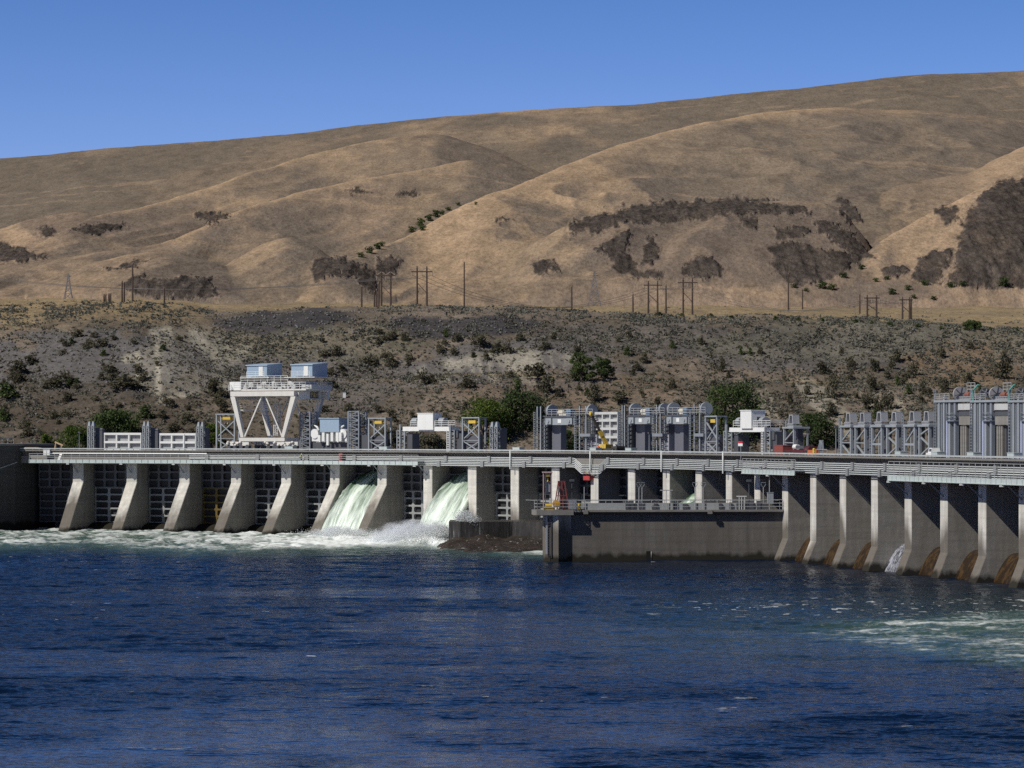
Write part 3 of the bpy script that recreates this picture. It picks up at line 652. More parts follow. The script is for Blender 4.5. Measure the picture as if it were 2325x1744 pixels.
for i in range(14):
    t = i / 13; mb.bar((-9 + 6.8 * t - .35, -22 + 19 * t, 17.6), (-9 + 6.8 * t - .35, -22 + 19 * t, 18.7), .08)
for z in (18.1, 18.7): mb.bar((-9.35, -22, z), (-2.55, -3, z), .08)
mb.build('railing', galv, ab)
MB().tube([(-9.1, -22.3, 8.6), (-6.2, -14.2, 11.3), (-4.6, -9.8, 11.9), (-2.0, -2.6, 13.9)], .16).build('sloping_pipe', galv, ab)
tent = thing('shed', 'small dark shed with sloping roof on the left abutment', 'shed', lw(.25, 0, 17.6), -theta(.25))
tent.location = ab.matrix_basis @ Vector((-12, -8, 17.6))
MB().box(-7, 3, 0, 6, 0, .9).build('wall', steel_d, tent)
MB().add([(-7.2, -.2, .9), (3.2, -.2, .9), (3.2, 6.2, .9), (-7.2, 6.2, .9), (-7.2, 3, 3.0), (.6, 3, 3.0)], [(0, 1, 5, 4), (1, 2, 5), (2, 3, 4, 5), (3, 0, 4), (0, 3, 2, 1)]).build('roof', paint('dark_roof', (.05, .06, .075), .6), tent)

# ---------------------------------------------------------------- spillway gates
gate_m = paint('gate_grey', (.085, .09, .095), .6, 0, .35); gate_w = paint('gate_white', (.30, .31, .30), .5, 0, .3); gate_y = paint('gate_yellow', (.15, .10, .018), .5, 0, .35)
plate_m = paint('gate_plate', (.022, .023, .025), .7, 0, .4)
def gate_leaf(name, k, z0, z1, rows_, cols_, label, fm, group, x0=PW + .03, x1=BAY - .03, u=4.4):
    r = thing(name, label, 'gate', lw(k, 0, 0), -SEG[k], group)
    MB().box(x0, x1, u + .55, u + .75, z0, z1).build('skin_plate', plate_m, r)
    mb = MB(); h = (z1 - z0) / rows_; wd = (x1 - x0) / cols_
    for i in range(rows_ + 1):
        z = z0 + i * h; mb.box(x0, x1, u, u + .548, max(z0, z - .16), min(z1, z + .16))
    for j in range(cols_ + 1):
        x = x0 + j * wd; w_ = .16 if j in (0, cols_) else .22
        for i in range(rows_): mb.box(max(x0, x - w_), min(x1, x + w_), u + .02, u + .546, z0 + i * h + .162, z0 + (i + 1) * h - .162)
    # corner gussets of the openings
    for i in range(rows_):
        for j in range(cols_):
            xa, xb = x0 + j * wd + .2, x0 + (j + 1) * wd - .2; za, zb = z0 + i * h + .15, z0 + (i + 1) * h - .15; g = .28
            for (cx, cz, sx, sz) in ((xa, za, 1, 1), (xb, za, -1, 1), (xa, zb, 1, -1), (xb, zb, -1, -1)):
                mb.add([(cx, u + .05, cz), (cx + sx * g, u + .05, cz), (cx, u + .05, cz + sz * g)], [(0, 1, 2)])
    mb.build('frame', fm, r)
    return r
for k in range(0, 17):
    o_ = ORD[k]
    if k in (6, 8, 14):
        gate_leaf('spillway_gate', k, 8.75, 15.1, 4, 1, f'narrow ribbed gate leaf beside the water jet in the {o_} bay from left', gate_m, 'upper spillway gates', x1=PW + 5.0); continue
    gate_leaf('spillway_gate', k, 8.75, 15.1, 4, 4, f'upper ribbed grey steel gate leaf in the {o_} bay from the left', gate_m, 'upper spillway gates')
    if k in (6, 8, 14): continue
    fm = gate_y if k == 3 else (gate_w if k in (1, 2, 4, 5, 7, 9, 10, 11) else gate_m)
    cn = 'yellow' if k == 3 else ('white' if fm is gate_w else 'grey')
    gate_leaf('spillway_gate', k, 1.7 if k else 1.6, 8.72, 5, 3 if k != 7 else 4, f'lower {cn} ribbed gate leaf in the {o_} bay from the left', fm, 'lower spillway gates', u=4.75)

# ---------------------------------------------------------------- service walkways, conduits and fittings on the downstream face
deckgreen = paint('walkway_paint', (.47, .53, .51), .5, 0, .25)
railm = paint('rail_steel', (.42, .43, .42), .5, .1, .2)
def walkway(px0, px1, label, zf, zr, rails, step, ub=-2.3):
    s0, s1 = at(px0, -2), at(px1, -2)
    o = lw((s0 + s1) / 2, 0, 0); r = thing('service_walkway', label, 'walkway', o, 0, 'service walkways along the dam face')
    loc = lambda mb: (setattr(mb, 'v', [(x - o.x, y - o.y, z) for x, y, z in mb.v]), mb)[1]
    mb = MB(); sweepb(mb, rect(ub + .05, -.5, zf - .07, zf), s0, s1, .2); loc(mb).build('grating', steel, r)
    mb = MB(); sweepb(mb, rect(ub - .1, ub, zf - .6, zf + .03), s0, s1, .2); sweepb(mb, rect(ub - .25, ub + .1, zf - .68, zf - .602), s0, s1, .2)
    n = int((s1 - s0) * BAY / 1.5)
    for i in range(n + 1):
        s = s0 + (s1 - s0) * i / n; a = lw(s, ub - .14, 0); mb.bar((a.x, a.y, zf - .6), (a.x, a.y, zf + .03), .09, .1)
    loc(mb).build('edge_girder', deckgreen, r)
    mb = MB(); n = int((s1 - s0) * BAY / step)
    for i in range(n + 1):
        s = s0 + (s1 - s0) * i / n; a = lw(s, ub, 0); mb.bar((a.x, a.y, zf), (a.x, a.y, zr), .075)
    for j in range(rails):
        z = zr - (zr - zf) * j / (rails + .3); n2 = int((s1 - s0) * 4)
        mb.tube([lw(s0 + (s1 - s0) * i / n2, ub, z) for i in range(n2 + 1)], .045, 4)
    loc(mb).build('railing', railm, r)
    for k in range(math.ceil(s0), math.floor(s1) + 1):
        mb = MB(); a, b = lw(k + .09, ub + .1, zf - .62), lw(k + .09, -.03, zf - 2.6); mb.bar(a, b, .16); mb.bar(lw(k + .09, ub + .1, zf - .15), lw(k + .09, -.03, zf - .15), .14)
        loc(mb).build('bracket', steel, r)
        mb = MB(); a = lw(k + .01, ub - .1, zf - .95); mb.box(a.x - .28, a.x + .28, a.y - .2, a.y + .2, a.z, a.z + .22); mb.bar((a.x, a.y, a.z + .2), (a.x, a.y, a.z + .5), .07)
        loc(mb).build('floodlight', white, r)
    return r
walkway(68, 952, 'long pale green service walkway along the left part of the dam face', 14.4, 15.6, 3, 1.9)
walkway(1690, 1810, 'short railed service walkway beside the inner end of the training wall', 14.0, 15.7, 4, 1.7)
walkway(2022, 2480, 'tall railed service walkway on the near right end of the dam', 13.75, 15.75, 4, 1.9)
pipem = paint('conduit_paint', (.56, .59, .575), .4, .0, .15); boxm = paint('junction_grey', (.24, .25, .25), .6)
DIP = at(1341, -.7)
def conduits(name, label, z, u, phase, sA, sB):
    o = lw((sA + sB) / 2, 0, 0); r = thing(name, label, 'conduit run', o, 0, 'conduit runs along the dam face')
    n = int((sB - sA) * 24); 
    def dip(s): d = abs(s - DIP); return -1.15 * float(np.clip((.42 - d) / .18, 0, 1))
    for j in range(3):
        pts = [lw(sA + (sB - sA) * i / n, u, z - .30 * j + dip(sA + (sB - sA) * i / n)) - o for i in range(n + 1)]
        MB().tube(pts, .085, 5).build('pipe', pipem, r)
    k = sA + phase
    while k < sB:
        p = lw(k, u - .1, z - .3 + dip(k) * .6) - o; th = theta(k)
        b = MB().box(-.42, .42, -.2, .25, -.55, .55).build('junction_box', boxm, r, p); b.rotation_euler = (0, 0, -th); k += 1.0
    mb = MB()
    for i in range(int((sB - sA) * 5)):
        s = sA + (i + .5) / 5; a = lw(s, u + .12, 0) - o; mb.bar((a.x, a.y, z - .8 + dip(s)), (a.x, a.y, z + .18 + dip(s)), .08)
    mb.build('bracket', steel_d, r)
conduits('conduit_run', 'upper bundle of three pale conduits along the dam face', 15.25, -.62, .35, at(430, -.6), NP - 1.3)
conduits('conduit_run', 'lower bundle of three pale conduits along the dam face', 14.35, -.66, .62, at(935, -.6), NP - 1.3)
wp = thing('wrapped_pipe', 'long white wrapped pipe on the far left dam face', 'pipe', lw(2, -.7, 15.6))
mb = MB(); sA, sB = at(108, -.7), at(470, -.7)
mb.tube([lw(sA + (sB - sA) * i / 40, -.72, 15.62) - wp.location for i in range(41)], .17, 8); mb.build('pipe', white, wp)
mb = MB()
for i in range(12):
    s = sA + (sB - sA) * (i + .5) / 12; a = lw(s, -.6, 15.35) - wp.location; mb.box(a.x - .07, a.x + .07, a.y - .1, a.y + .3, a.z, a.z + .5)
mb.build('pipe_support', steel_d, wp)
def rail_pipe(k, lo=13.2):
    p = lw(k, -.98, 0); r = thing('drain_pipe', f'vertical grey drain pipe on the dam face above the {ORD[int(round(k)) - 1]} pier from the left', 'pipe', (p.x, p.y, lo))
    MB().tube([(0, 0, 0), (0, 0, 3.4), (.0, .3, 3.5)], .13, 6).build('downpipe', pipem, r)
for k in (10.0, 12.02, 14.02, 16.0): rail_pipe(k + .1)

# ---------------------------------------------------------------- local frames for everything standing on the deck
class U:
    """local frame: x along the dam, y upstream, z above the deck"""
    def __init__(s, px, u): s.u = u; s.s0 = at(px, u); s.loc = lw(s.s0, u, ZD); s.D = s.loc.y; s.rz = -theta(s.s0)
    def X(s, px): return (at(px, s.u) - s.s0) * BAY
    def X2(s, px, y): return (at(px, s.u + y) - s.s0) * BAY
    def Z(s, y): return zat(y, s.D) - ZD
def lattice(mb, x, y, w, d, z0, z1, n, t=.12, b=.08):
    c = [(x, y), (x + w, y), (x + w, y + d), (x, y + d)]
    for a in c: mb.bar((*a, z0), (*a, z1), t)
    for i in range(n):
        za, zb = z0 + (z1 - z0) * i / n, z0 + (z1 - z0) * (i + 1) / n
        for j in range(4):
            p, q = c[j], c[(j + 1) % 4]
            if i % 2: p, q = q, p
            mb.bar((*p, za), (*q, zb), b); mb.bar((*c[j], zb), (*c[(j + 1) % 4], zb), b)
    return mb
def rails(mb, pts, h=1.1, t=.07, n=3, step=1.4):
    for a, b in zip(pts[:-1], pts[1:]):
        a = Vector(a); b = Vector(b); m = max(1, int((b - a).length / step))
        for i in range(m + 1): p = a.lerp(b, i / m); mb.bar(p, p + Vector((0, 0, h)), t)
        for j in range(1, n + 1): mb.bar(a + Vector((0, 0, h * j / n)), b + Vector((0, 0, h * j / n)), t)
    return mb
def ladder(mb, x, y, z0, z1, w=.5, t=.07):
    mb.bar((x, y, z0), (x, y, z1), t); mb.bar((x + w, y, z0), (x + w, y, z1), t); z = z0 + .3
    while z < z1: mb.bar((x, y, z), (x + w, y, z), t * .8); z += .42
    return mb
# --- gantry crane
f = U(545, 2.4)
cr = thing('gantry_crane', 'big white travelling gantry crane with two blue-grey machinery cabins on top', 'crane', f.loc, f.rz)
X, Zy = f.X, f.Z; DEP = 9.5
for y0, nm in ((0, 'front'), (DEP, 'rear')):
    MB().box(X(546), X(648), y0 - .45, y0 + .45, Zy(1002), Zy(994)).build('sill_beam', cream, cr)
    for (xa, xb) in ((552, 531), (643, 667)):
        MB().hexa([(X(xa) - .36, y0 - .4, Zy(993)), (X(xa) + .36, y0 - .4, Zy(993)), (X(xa) + .36, y0 + .4, Zy(993)), (X(xa) - .36, y0 + .4, Zy(993)),
                   (X(xb) - .55, y0 - .5, Zy(901)), (X(xb) + .55, y0 - .5, Zy(901)), (X(xb) + .55, y0 + .5, Zy(901)), (X(xb) - .55, y0 + .5, Zy(901))]).build('leg', cream, cr)
    for (xa, xb) in ((555, 594), (641, 603)):
        MB().bar((X(xa), y0, Zy(993)), (X(xb), y0, Zy(901)), .26).build('brace', cream, cr)
    MB().box(X(526), X(669), y0 - .55, y0 + .55, Zy(900), Zy(889)).build('top_girder', cream, cr)
    for xe in (546, 648):
        d = 1 if xe < 600 else -1
        bg_ = MB().prof([(-.35, Zy(1012)), (.35, Zy(1012)), (.3, Zy(1003)), (-.3, Zy(1003))], X(xe) - d * 3.0, X(xe) + d * 2.2)
        bg_.v = [(x, y + y0, z) for x, y, z in bg_.v]; bo = bg_.build('bogie', cream, cr)
        mb = MB()
        for j in range(4): mb.cyl((X(xe) - d * 2.5 + d * j * 1.45, y0, Zy(1014.5)), (0, 1, 0), .42, .9, 12)
        mb.build('wheel', steel_d, bo)
        mb = MB()
        for j in range(7): mb.ball((X(xe) + random.uniform(-3, 2), y0 - .5, Zy(random.uniform(1004, 1012))), (.35, .25, .28), 6, 4)
        mb.build('drive_motor', cream, bo)
for xe in (527, 668):
    MB().box(X(xe) - .5, X(xe) + .5, .56, DEP - .56, Zy(907), Zy(889)).build('side_girder', cream, cr)
ov = MB().box(X(669) + .02, X(669) + 1.4, DEP - .5, DEP + .5, Zy(907), Zy(889)).build('girder_end', cream, cr)
sg = MB().box(X(668) + .53, X(668) + .6, 4.6, 7.4, Zy(905) , Zy(890)).build('name_plate', paint('plate_dark', (.035, .035, .03), .5, 0, .05), cr)
tc_ = bpy.data.curves.new('lettering', 'FONT'); tc_.body = 'P&H'; tc_.size = 1.35; tc_.extrude = .02; tc_.align_x = 'CENTER'; tc_.align_y = 'CENTER'
to = bpy.data.objects.new('lettering', tc_); COL.objects.link(to); to.parent = sg; to.rotation_euler = (R(90), 0, R(90)); to.location = (X(668) + .63, 6.0, (Zy(905) + Zy(890)) / 2); tc_.materials.append(yellow)
bpy.context.view_layer.update(); me_ = bpy.data.meshes.new_from_object(to.evaluated_get(bpy.context.evaluated_depsgraph_get())); tl_ = bpy.data.objects.new('lettering', me_); COL.objects.link(tl_); tl_.parent = sg; tl_.rotation_euler = to.rotation_euler; tl_.location = to.location; bpy.data.objects.remove(to); tl_.name = 'lettering'
MB().box(X(527), X(690), .2, DEP - .2, Zy(887.5), Zy(884)).build('upper_deck', cream, cr)
mb = MB(); mb.box(X(547), X(640), 1.2, 3.2, Zy(884), Zy(872)); mb.box(X(560), X(600), 4, 7, Zy(884), Zy(868)); mb.box(X(640), X(672), 2, 7, Zy(884), Zy(866)); mb.box(X(676), X(697), 1, 8, Zy(884), Zy(875))
for i in range(26): 
    x = X(random.uniform(545, 670)); z = Zy(random.uniform(872, 882)); mb.box(x, x + random.uniform(.3, 1.1), .5, 1.1, z - .4, z + random.uniform(.1, .6))
mb.build('trolley_frame', paint('crane_grey', (.50, .51, .50), .5, 0, .3), cr)
MB().box(X(520), X(546), .1, 2.6, Zy(886), Zy(867)).build('electrical_house', white, cr)
cabm, ntc, bc = new_mat('corrugated_blue'); 
wv = N(ntc, 'TexWave'); wv.inputs['Scale'].default_value = 1.1; ntc.links.new(coords(ntc), wv.inputs[0])
ntc.links.new(mixc(ntc, mth(ntc, 'MULTIPLY', wv.outputs['Fac'], .4), (.30, .40, .50), (.21, .29, .38)), bc.inputs['Base Color']); bc.inputs['Roughness'].default_value = .45
roofm = paint('roof_blue', (.36, .46, .56), .4, 0, .1)
for (xa, xb) in ((554, 599), (654, 699)):
    w0, w1 = X(xa), X(xb)
    mb = MB().prof([(1.0, Zy(857)), (6.3, Zy(857)), (6.3, Zy(826)), (1.0, Zy(831))], w0, w1); cb = mb.build('machinery_cabin', cabm, cr)
    MB().prof([(.8, Zy(831) + .02), (6.5, Zy(826) + .02), (6.5, Zy(826) + .2), (.8, Zy(831) + .2)], w0 - .2, w1 + .2).build('roof', roofm, cb)
    MB().box(w0 + (w1 - w0) * .60, w0 + (w1 - w0) * .80, .93, .998, Zy(856), Zy(833)).build('door_panel', white, cb)
    MB().box(w0 - 1, w1 + 1.2, .0, 7, Zy(859), Zy(857) - .02).build('cabin_floor', cream, cb)
    rails(MB(), [(w0 + .6, .05, Zy(857)), (w1, .05, Zy(857))], 1.1).build('railing', white, cb)
mb = MB(); rails(mb, [(X(530), .1, Zy(884)), (X(690), .1, Zy(884)), (X(690), DEP, Zy(884))], 1.3, .07, 3); rails(mb, [(X(524), -.8, Zy(887)), (X(524), 3, Zy(887))], 1.1)
rails(mb, [(X(545), .3, Zy(868)), (X(650), .3, Zy(868))], 1.2)
mb.build('railing', white, cr)
mb = MB(); mb.box(X(519), X(592), 3.0, 4.4, Zy(932), Zy(930)); rails(mb, [(X(519), 3, Zy(930)), (X(592), 3, Zy(930))], 1.15); mb.build('lower_platform', cream, cr)
mb = MB(); lattice(mb, X(591), 4.6, .95, .95, Zy(990), Zy(918), 12, .09, .06); ladder(mb, X(592), 4.5, Zy(990), Zy(888)); mb.build('ladder_cage', cream, cr)
MB().tube([(X(629), .7, Zy(903)), (X(629), .7, Zy(912)), (X(624), .7, Zy(920)), (X(618), .7, Zy(924))], .06, 5).build('cable', steel_d, cr)
# --- X-braced frames with a yellow trolley hoist
def xframe(x0, x1, yt, label, panel, u=5.4):
    f = U(x0, u); r = thing('braced_hoist_tower', label, 'hoist tower', f.loc, f.rz, 'X-braced hoist frames on the deck'); w_ = f.X(x1); h = f.Z(yt)
    for x in (0, w_):
        mb = MB(); mb.bar((x, 0, 0), (x, 0, h), .28); mb.bar((x, 1.6, 0), (x, 1.6, h), .28); mb.build('post', steel_l, r)
    MB().box(-.2, w_ + .2, -.2, 1.8, h, h + .22).build('top_beam', steel_l, r); MB().bar((0, 0, h * .36), (w_, 0, h * .36), .12).build('cross_bar', steel_l, r)
    for (a, b) in ((0, w_), (w_, 0)):
        mb = MB(); o_ = .12 if a else 0; mb.bar((a, .1 + o_, h * .86), (b, .1 + o_, h * .40), .19); mb.bar((a, .1 + o_, h * .34), (b, .1 + o_, .2), .19); mb.build('brace', steel_l, r)
    if panel: 
        pb = MB().box(.35, w_ - .35, .6, 1.3, 0, h * panel); pb.build('counterweight', paint('panel_dark', (.10, .10, .115), .6, 0, .2), r)
    mb = MB(); mb.box(w_ * .3, w_ * .72, .2, 1.2, h - .95, h - .35); mb.cyl((w_ * .26, .7, h - .6), (1, 0, 0), .32, .5, 10); mb.cyl((w_ * .78, .7, h - .62), (1, 0, 0), .26, .6, 10)
    mb.bar((w_ * .35, .7, h - .4), (w_ * .35, .7, h), .12); mb.bar((w_ * .65, .7, h - .4), (w_ * .65, .7, h), .12)
    mb.build('trolley_hoist', yellow, r)
    mb = MB(); mb.bar((w_ * .5, .7, h - .9), (w_ * .5, .7, h - 1.7), .05); mb.ball((w_ * .5, .7, h - 1.75), .16, 6, 4); mb.build('hook', yellow, r)
xframe(492, 534, 942, 'grey X-braced frame with yellow hoist left of the gantry crane', 0, 5.6)
xframe(838, 876, 951, 'grey X-braced frame with yellow hoist above the first green water jet', .5)
xframe(1051, 1089, 950, 'grey X-braced frame with yellow hoist in front of the dark trees', .52)
xframe(1603, 1629, 947, 'grey X-braced frame with yellow hoist beside the third hoist portal', .48)
# --- slim twin guide towers
def twin(x0, x1, yt, label, u=5.2, dark=True):
    f = U(x0, u); r = thing('guide_tower', label, 'guide tower', f.loc, f.rz, 'slim guide towers on the deck'); w_ = f.X(x1); h = f.Z(yt)
    for i, x in enumerate((0, w_ * .58)):
        mb = MB(); lattice(mb, x, 0, w_ * .36, .7, 0, h - .9, 6, .13, .08); mb.build('mast', steel_l, r)
        mb = MB(); mb.hexa([(x, 0, h - .9), (x + w_ * .36, 0, h - .9), (x + w_ * .36, .7, h - .9), (x, .7, h - .9), (x + w_ * .09, .15, h), (x + w_ * .27, .15, h), (x + w_ * .27, .55, h), (x + w_ * .09, .55, h)]); mb.build('sheave_head', steel_l, r)
    mb = MB(); mb.box(-.1, w_ + .1, .75, 2.2, 0, h * .8) if dark else None; mb.box(0, w_, 0, .7, h * .45, h * .49); mb.build('back_box', steel_d, r)
twin(199, 214, 957, 'twin grey guide masts at the left end of the deck')
twin(324, 339, 957, 'twin grey guide masts between the two white stored gates')
twin(447, 462, 958, 'twin grey guide masts right of the white stored gates')
twin(1113, 1130, 958, 'twin grey guide masts in front of the round dark tree')
# --- gates stored on the deck
def stored(x0, x1, y0, y1, nr, nc, label, fm, u=6.5):
    f = U(x0, u); r = thing('stored_gate', label, 'stored gate', f.loc, f.rz); w_ = f.X(x1); za, zb = f.Z(y1), f.Z(y0)
    if za > .4: za = 0
    MB().box(.1, w_ - .1, .6, .8, za, zb - .05).build('skin_plate', paint('plate_light', (.34, .345, .34), .6, 0, .3), r)
    mb = MB(); h = (zb - za) / nr
    for i in range(nr + 1): z = min(zb - .2, max(za + .2, za + i * h)); mb.box(0, w_, 0, .598, z - .22, z + .22)
    mb.build('beam', fm, r)
    for j in range(nc + 1):
        mb = MB(); x = w_ * j / nc
        for i in range(nr): 
            za_, zb_ = (za + i * h if i else za + .2) + .222, (za + (i + 1) * h if i < nr - 1 else zb - .2) - .222
            mb.box(max(0, x - .16), min(w_, x + .16), .03, .595, za_, zb_)
        mb.build('rib', fm, r)
    mb = MB().box(-1.1, -.5, .2, 1.6, 0, zb + .5); mb.cyl((-.8, .6, zb + .7), (1, 0, 0), .3, .5, 10); mb.build('end_post', steel_d, r)
    return r
stored(236, 322, 983, 1018, 2, 3, 'left white ribbed gate standing on the deck by the green trees', white, 5.6)
stored(362, 446, 984, 1018, 2, 3, 'right white ribbed gate standing on the deck near the X-braced frame', white, 5.6)
stored(1350, 1403, 936, 1022, 5, 3, 'tall pale ribbed gate raised between the hoist portals behind the boom', paint('pale_gate', (.55, .56, .55), .5, 0, .25), 6.5)
# --- lattice towers with the grey hoist between
def ltower(x0, x1, yt, label, u=5):
    f = U(x0, u); r = thing('lattice_tower', label, 'lattice tower', f.loc, f.rz, 'lattice towers of the grey hoist'); w_ = f.X(x1); h = f.Z(yt)
    lattice(MB(), 0, 0, w_, 2.2, 0, h, 9, .26, .13).build('lattice', steel, r)
    mb = MB(); mb.box(w_ * .38, w_ * .62, .4, 1.8, 0, h - .6); mb.build('guide_column', steel_d, r)
    ladder(MB(), w_ * .1, -.12, 0, h).build('ladder', steel_l, r)
    MB().box(w_ + .2, w_ + 3.0, .4, 2.6, 0, h * .42).build('base_housing', steel_d, r)
ltower(681, 704, 935, 'left lattice tower of the grey corrugated gate hoist'); ltower(791, 815, 934, 'right lattice tower of the grey corrugated gate hoist')
f = U(708, 5.4); r = thing('gate_hoist', 'grey corrugated gate hoist house slung between two lattice towers', 'gate hoist', f.loc, f.rz); X, Zy = f.X, f.Z
MB().prof([(-.6, Zy(981)), (3.4, Zy(981)), (3.4, Zy(953)), (-.6, Zy(951))], X(731), X(775)).build('hoist_house', cabm, r)
MB().prof([(-.8, Zy(951) + .02), (3.6, Zy(953) + .02), (3.6, Zy(953) + .16), (-.8, Zy(951) + .16)], X(731) - .15, X(775) + .15).build('roof', roofm, r)
mb = MB()
for xa in (727, 737, 757, 769, 776): mb.prism([(X(xa), -.8), (X(xa + 6), -.8), (X(xa + 6), 1.5), (X(xa), 1.5)], Zy(1002), Zy(982 if xa != 727 else 988))
mb.box(X(718), X(790), .0, 1.4, Zy(1004), Zy(1001)); mb.build('lifting_beam', white, r)
for xa, sg_ in ((716, 1), (781, -1)):
    mb = MB(); mb.cyl((X(xa), .3, Zy(985)), (0, 1, 0), .95, 1.2, 18); mb.tube([(X(xa) + sg_ * .9, 0, Zy(977)), (X(xa) + sg_ * .5, 0, Zy(970)), (X(xa) - sg_ * .2, 0, Zy(966))], [.18, .25, .12], 6); mb.box(X(xa) - .9, X(xa) + .9, -.1, .7, Zy(1002), Zy(986)); mb.build('drum', white, r)
MB().prism([(X(748), -.9), (X(753), -.9), (X(753), -.4), (X(748), -.4)], Zy(1011), Zy(985)).build('lifting_rod', white, r)
MB().box(X(712), X(792), .3, 1.2, 0, Zy(1004)).build('support_beam', steel_d, r)
# --- white hoist cars on guide frames
def hoist_car(x0, xb0, xb1, x1, yb, yt, ym, label, u=5, shelter=True):
    f = U(x0, u); r = thing('hoist_car', label, 'hoist car', f.loc, f.rz, 'white hoist cars on the deck'); X, Zy = f.X, f.Z; hz = Zy(ym)
    for (a, b) in ((x0, x0 + 17), (x1 - 14, x1)):
        mb = MB(); lattice(mb, X(a), 0, X(b) - X(a), 2, 0, hz, 6, .2, .1); mb.bar(((X(a) + X(b)) / 2, -.2, 0), ((X(a) + X(b)) / 2, -.2, hz + 1.1), .26); mb.build('guide_frame', steel_l, r)
        MB().box(X(b) + .15, X(b) + 1.6, .4, 2.4, 0, hz * .86).build('leg_panel', steel_d, r)
    MB().box(X(x0 + 14), X(x1 - 10), -.2, 2.6, Zy(ym + 2), Zy(ym - 8)).build('bridge_beam', white, r)
    cb = MB().box(X(xb0), X(xb1), -.5, 2.0, Zy(yb), Zy(yt)).build('cabin', white, r)
    MB().box(X(xb1) + .01, X(xb1) + .06, .5, 1.2, Zy(yb) + .3, Zy(yt) - 1.0).build('door', steel_d, cb)
    MB().box(X(xb0) - .1, X(xb1) + .1, -.6, 2.1, Zy(yt) + .02, Zy(yt) + .16).build('roof', white, cb)
    for xd in (xb0 - 12, xb1 + 14):
        MB().cyl((X(xd), .6, Zy(ym - 8) + .9), (1, 0, 0), .8, 1.3, 18).build('drum', steel_l, r)
    mb = MB(); rails(mb, [(X(xb0 - 18), -.3, Zy(ym - 8)), (X(xb0 - 2), -.3, Zy(ym - 8))], 1.1); rails(mb, [(X(xb1 + 2), -.3, Zy(ym - 8)), (X(x1 + 4), -.3, Zy(ym - 8)), (X(x1 + 4), 3, Zy(ym - 8)), (X(x1 - 2), 3, Zy(ym - 8))], 1.1); mb.build('railing', white, r)
    ladder(MB(), X(x1 - 14), -.3, 0, hz, .6, .09).build('ladder', white, r)
    MB().box(X(x1 - 6), X(x1 + 6), .2, 3, hz - 1.4, hz - .1).build('platform', steel_d, r)
    return r
hoist_car(902, 952, 987, 1030, 976, 940, 977, 'white hoist car with cabin left of the second green water jet')
hoist_car(1644, 1686, 1710, 1742, 973, 934, 979, 'white hoist car with cabin in front of the big green tree')
# --- drum hoist portals
def portal(x0, xa, xb, x1, yt, yb, label, leftleg=True):
    u = 5; f = U(xa, u); r = thing('hoist_portal', label, 'hoist portal', f.loc, f.rz, 'drum hoist portals'); X, Zy = f.X, f.Z; hb, ht = Zy(yb), Zy(yt)
    gb = MB().box(0, X(xb), 0, 1.2, hb, ht).build('cross_beam', steel_l, r)
    MB().box(-.2, X(xb) + .2, -.2, 1.8, ht + .003, ht + .22).build('deck_plate', steel_d, r)
    m_ = (X(xa) + X(xb)) / 2; MB().box(m_ - .5, m_ + .5, -.04, -.005, hb + .35, ht - .35).build('notice', white, gb)
    for x in (X(xa) + 1.3, X(xb) - 1.0):
        mb = MB(); mb.box(x - .8, x + .8, -.35, -.005, hb + .15, ht - .15); mb.cyl((x, -.4, (hb + ht) / 2), (0, 1, 0), .3, .2, 12); mb.build('bearing_block', steel_l, gb)
    legs = ([(x0, xa)] if leftleg else []) + [(xb, x1)]
    for (p, q) in legs:
        n = 5; wd = X(q) - X(p)
        for i in range(n):
            x = X(p) + wd * (i + .2) / n; hh = ht + (2.0 if i in (1, 3) else -.2 if i else -1.2)
            MB().bar((x, .3 * (i % 3), 0), (x, .3 * (i % 3), hh), .25 if i in (1, 3) else .15).build('guide_post', steel_l if i != 2 else steel, r)
        mb = MB()
        for i in range(9): z = ht * (i + .5) / 9; mb.bar((X(p), .2, z), (X(q), .2, z), .1); mb.bar((X(p), .25, z), (X(q), .25, z + ht / 9), .08)
        mb.box(X(p) + wd * .25, X(q) - wd * .1, .9, 2.3, 0, ht - .6)
        mb.build('leg_housing', steel_d, r)
        ladder(MB(), X(p) + wd * .05, -.1, 0, ht + 1, .45).build('ladder', steel_l, r)
    MB().box(.1, X(xa + 21), 1.5, 2.8, 0, hb - .05).build('counterweight', paint('counterweight', (.13, .135, .16), .6, 0, .15), r)
    for (x, rr) in ((X(xa) + 1.0, 1.15), (X(x1) - 1.4, 1.1)):
        d = MB().cyl((x, .8, ht + 1.2), (1, -.12, 0), rr, .5, 28).build('drum_wheel', steel_l, r)
        mb = MB(); mb.cyl((x - .6, .87, ht + 1.2), (1, -.12, 0), rr * .92, .6, 24); mb.build('wire_drum', steel_d, d)
    mb = MB(); rails(mb, [(.6, -.2, ht + .2), (X(xb), -.2, ht + .2), (X(x1), -.2, ht + .2)], 1.25); mb.build('railing', railm, r)
    mb = MB(); mb.box(X(xa) + 3.2, X(xa) + 6, .6, 1.6, ht + .2, ht + .8); mb.cyl((X(xa) + 3.6, 1.0, ht + .9), (1, 0, 0), .4, 1.6, 12); mb.build('gear_motor', paint('motor_cream', (.6, .57, .48), .5), r)
    MB().box(X(xb) - 2.8, X(xb) - 1.5, .4, 1.4, ht + .2, ht + 1.5).build('control_cabinet', paint('cabinet_blue', (.17, .25, .34), .5), r)
    MB().box(X(x1) - 3.4, X(x1) - .2, -.5, 1.2, ht * .47, ht * .55).build('side_platform', steel, r)
    MB().box(X(x1) - 2.4, X(x1) + .2, .6, 2.8, 0, ht * .52).build('shroud', paint('shroud_grey', (.32, .33, .37), .6, 0, .2), r)
    return r
portal(1211, 1238, 1304, 1345, 948, 965, 'drum hoist portal left of the yellow crane boom')
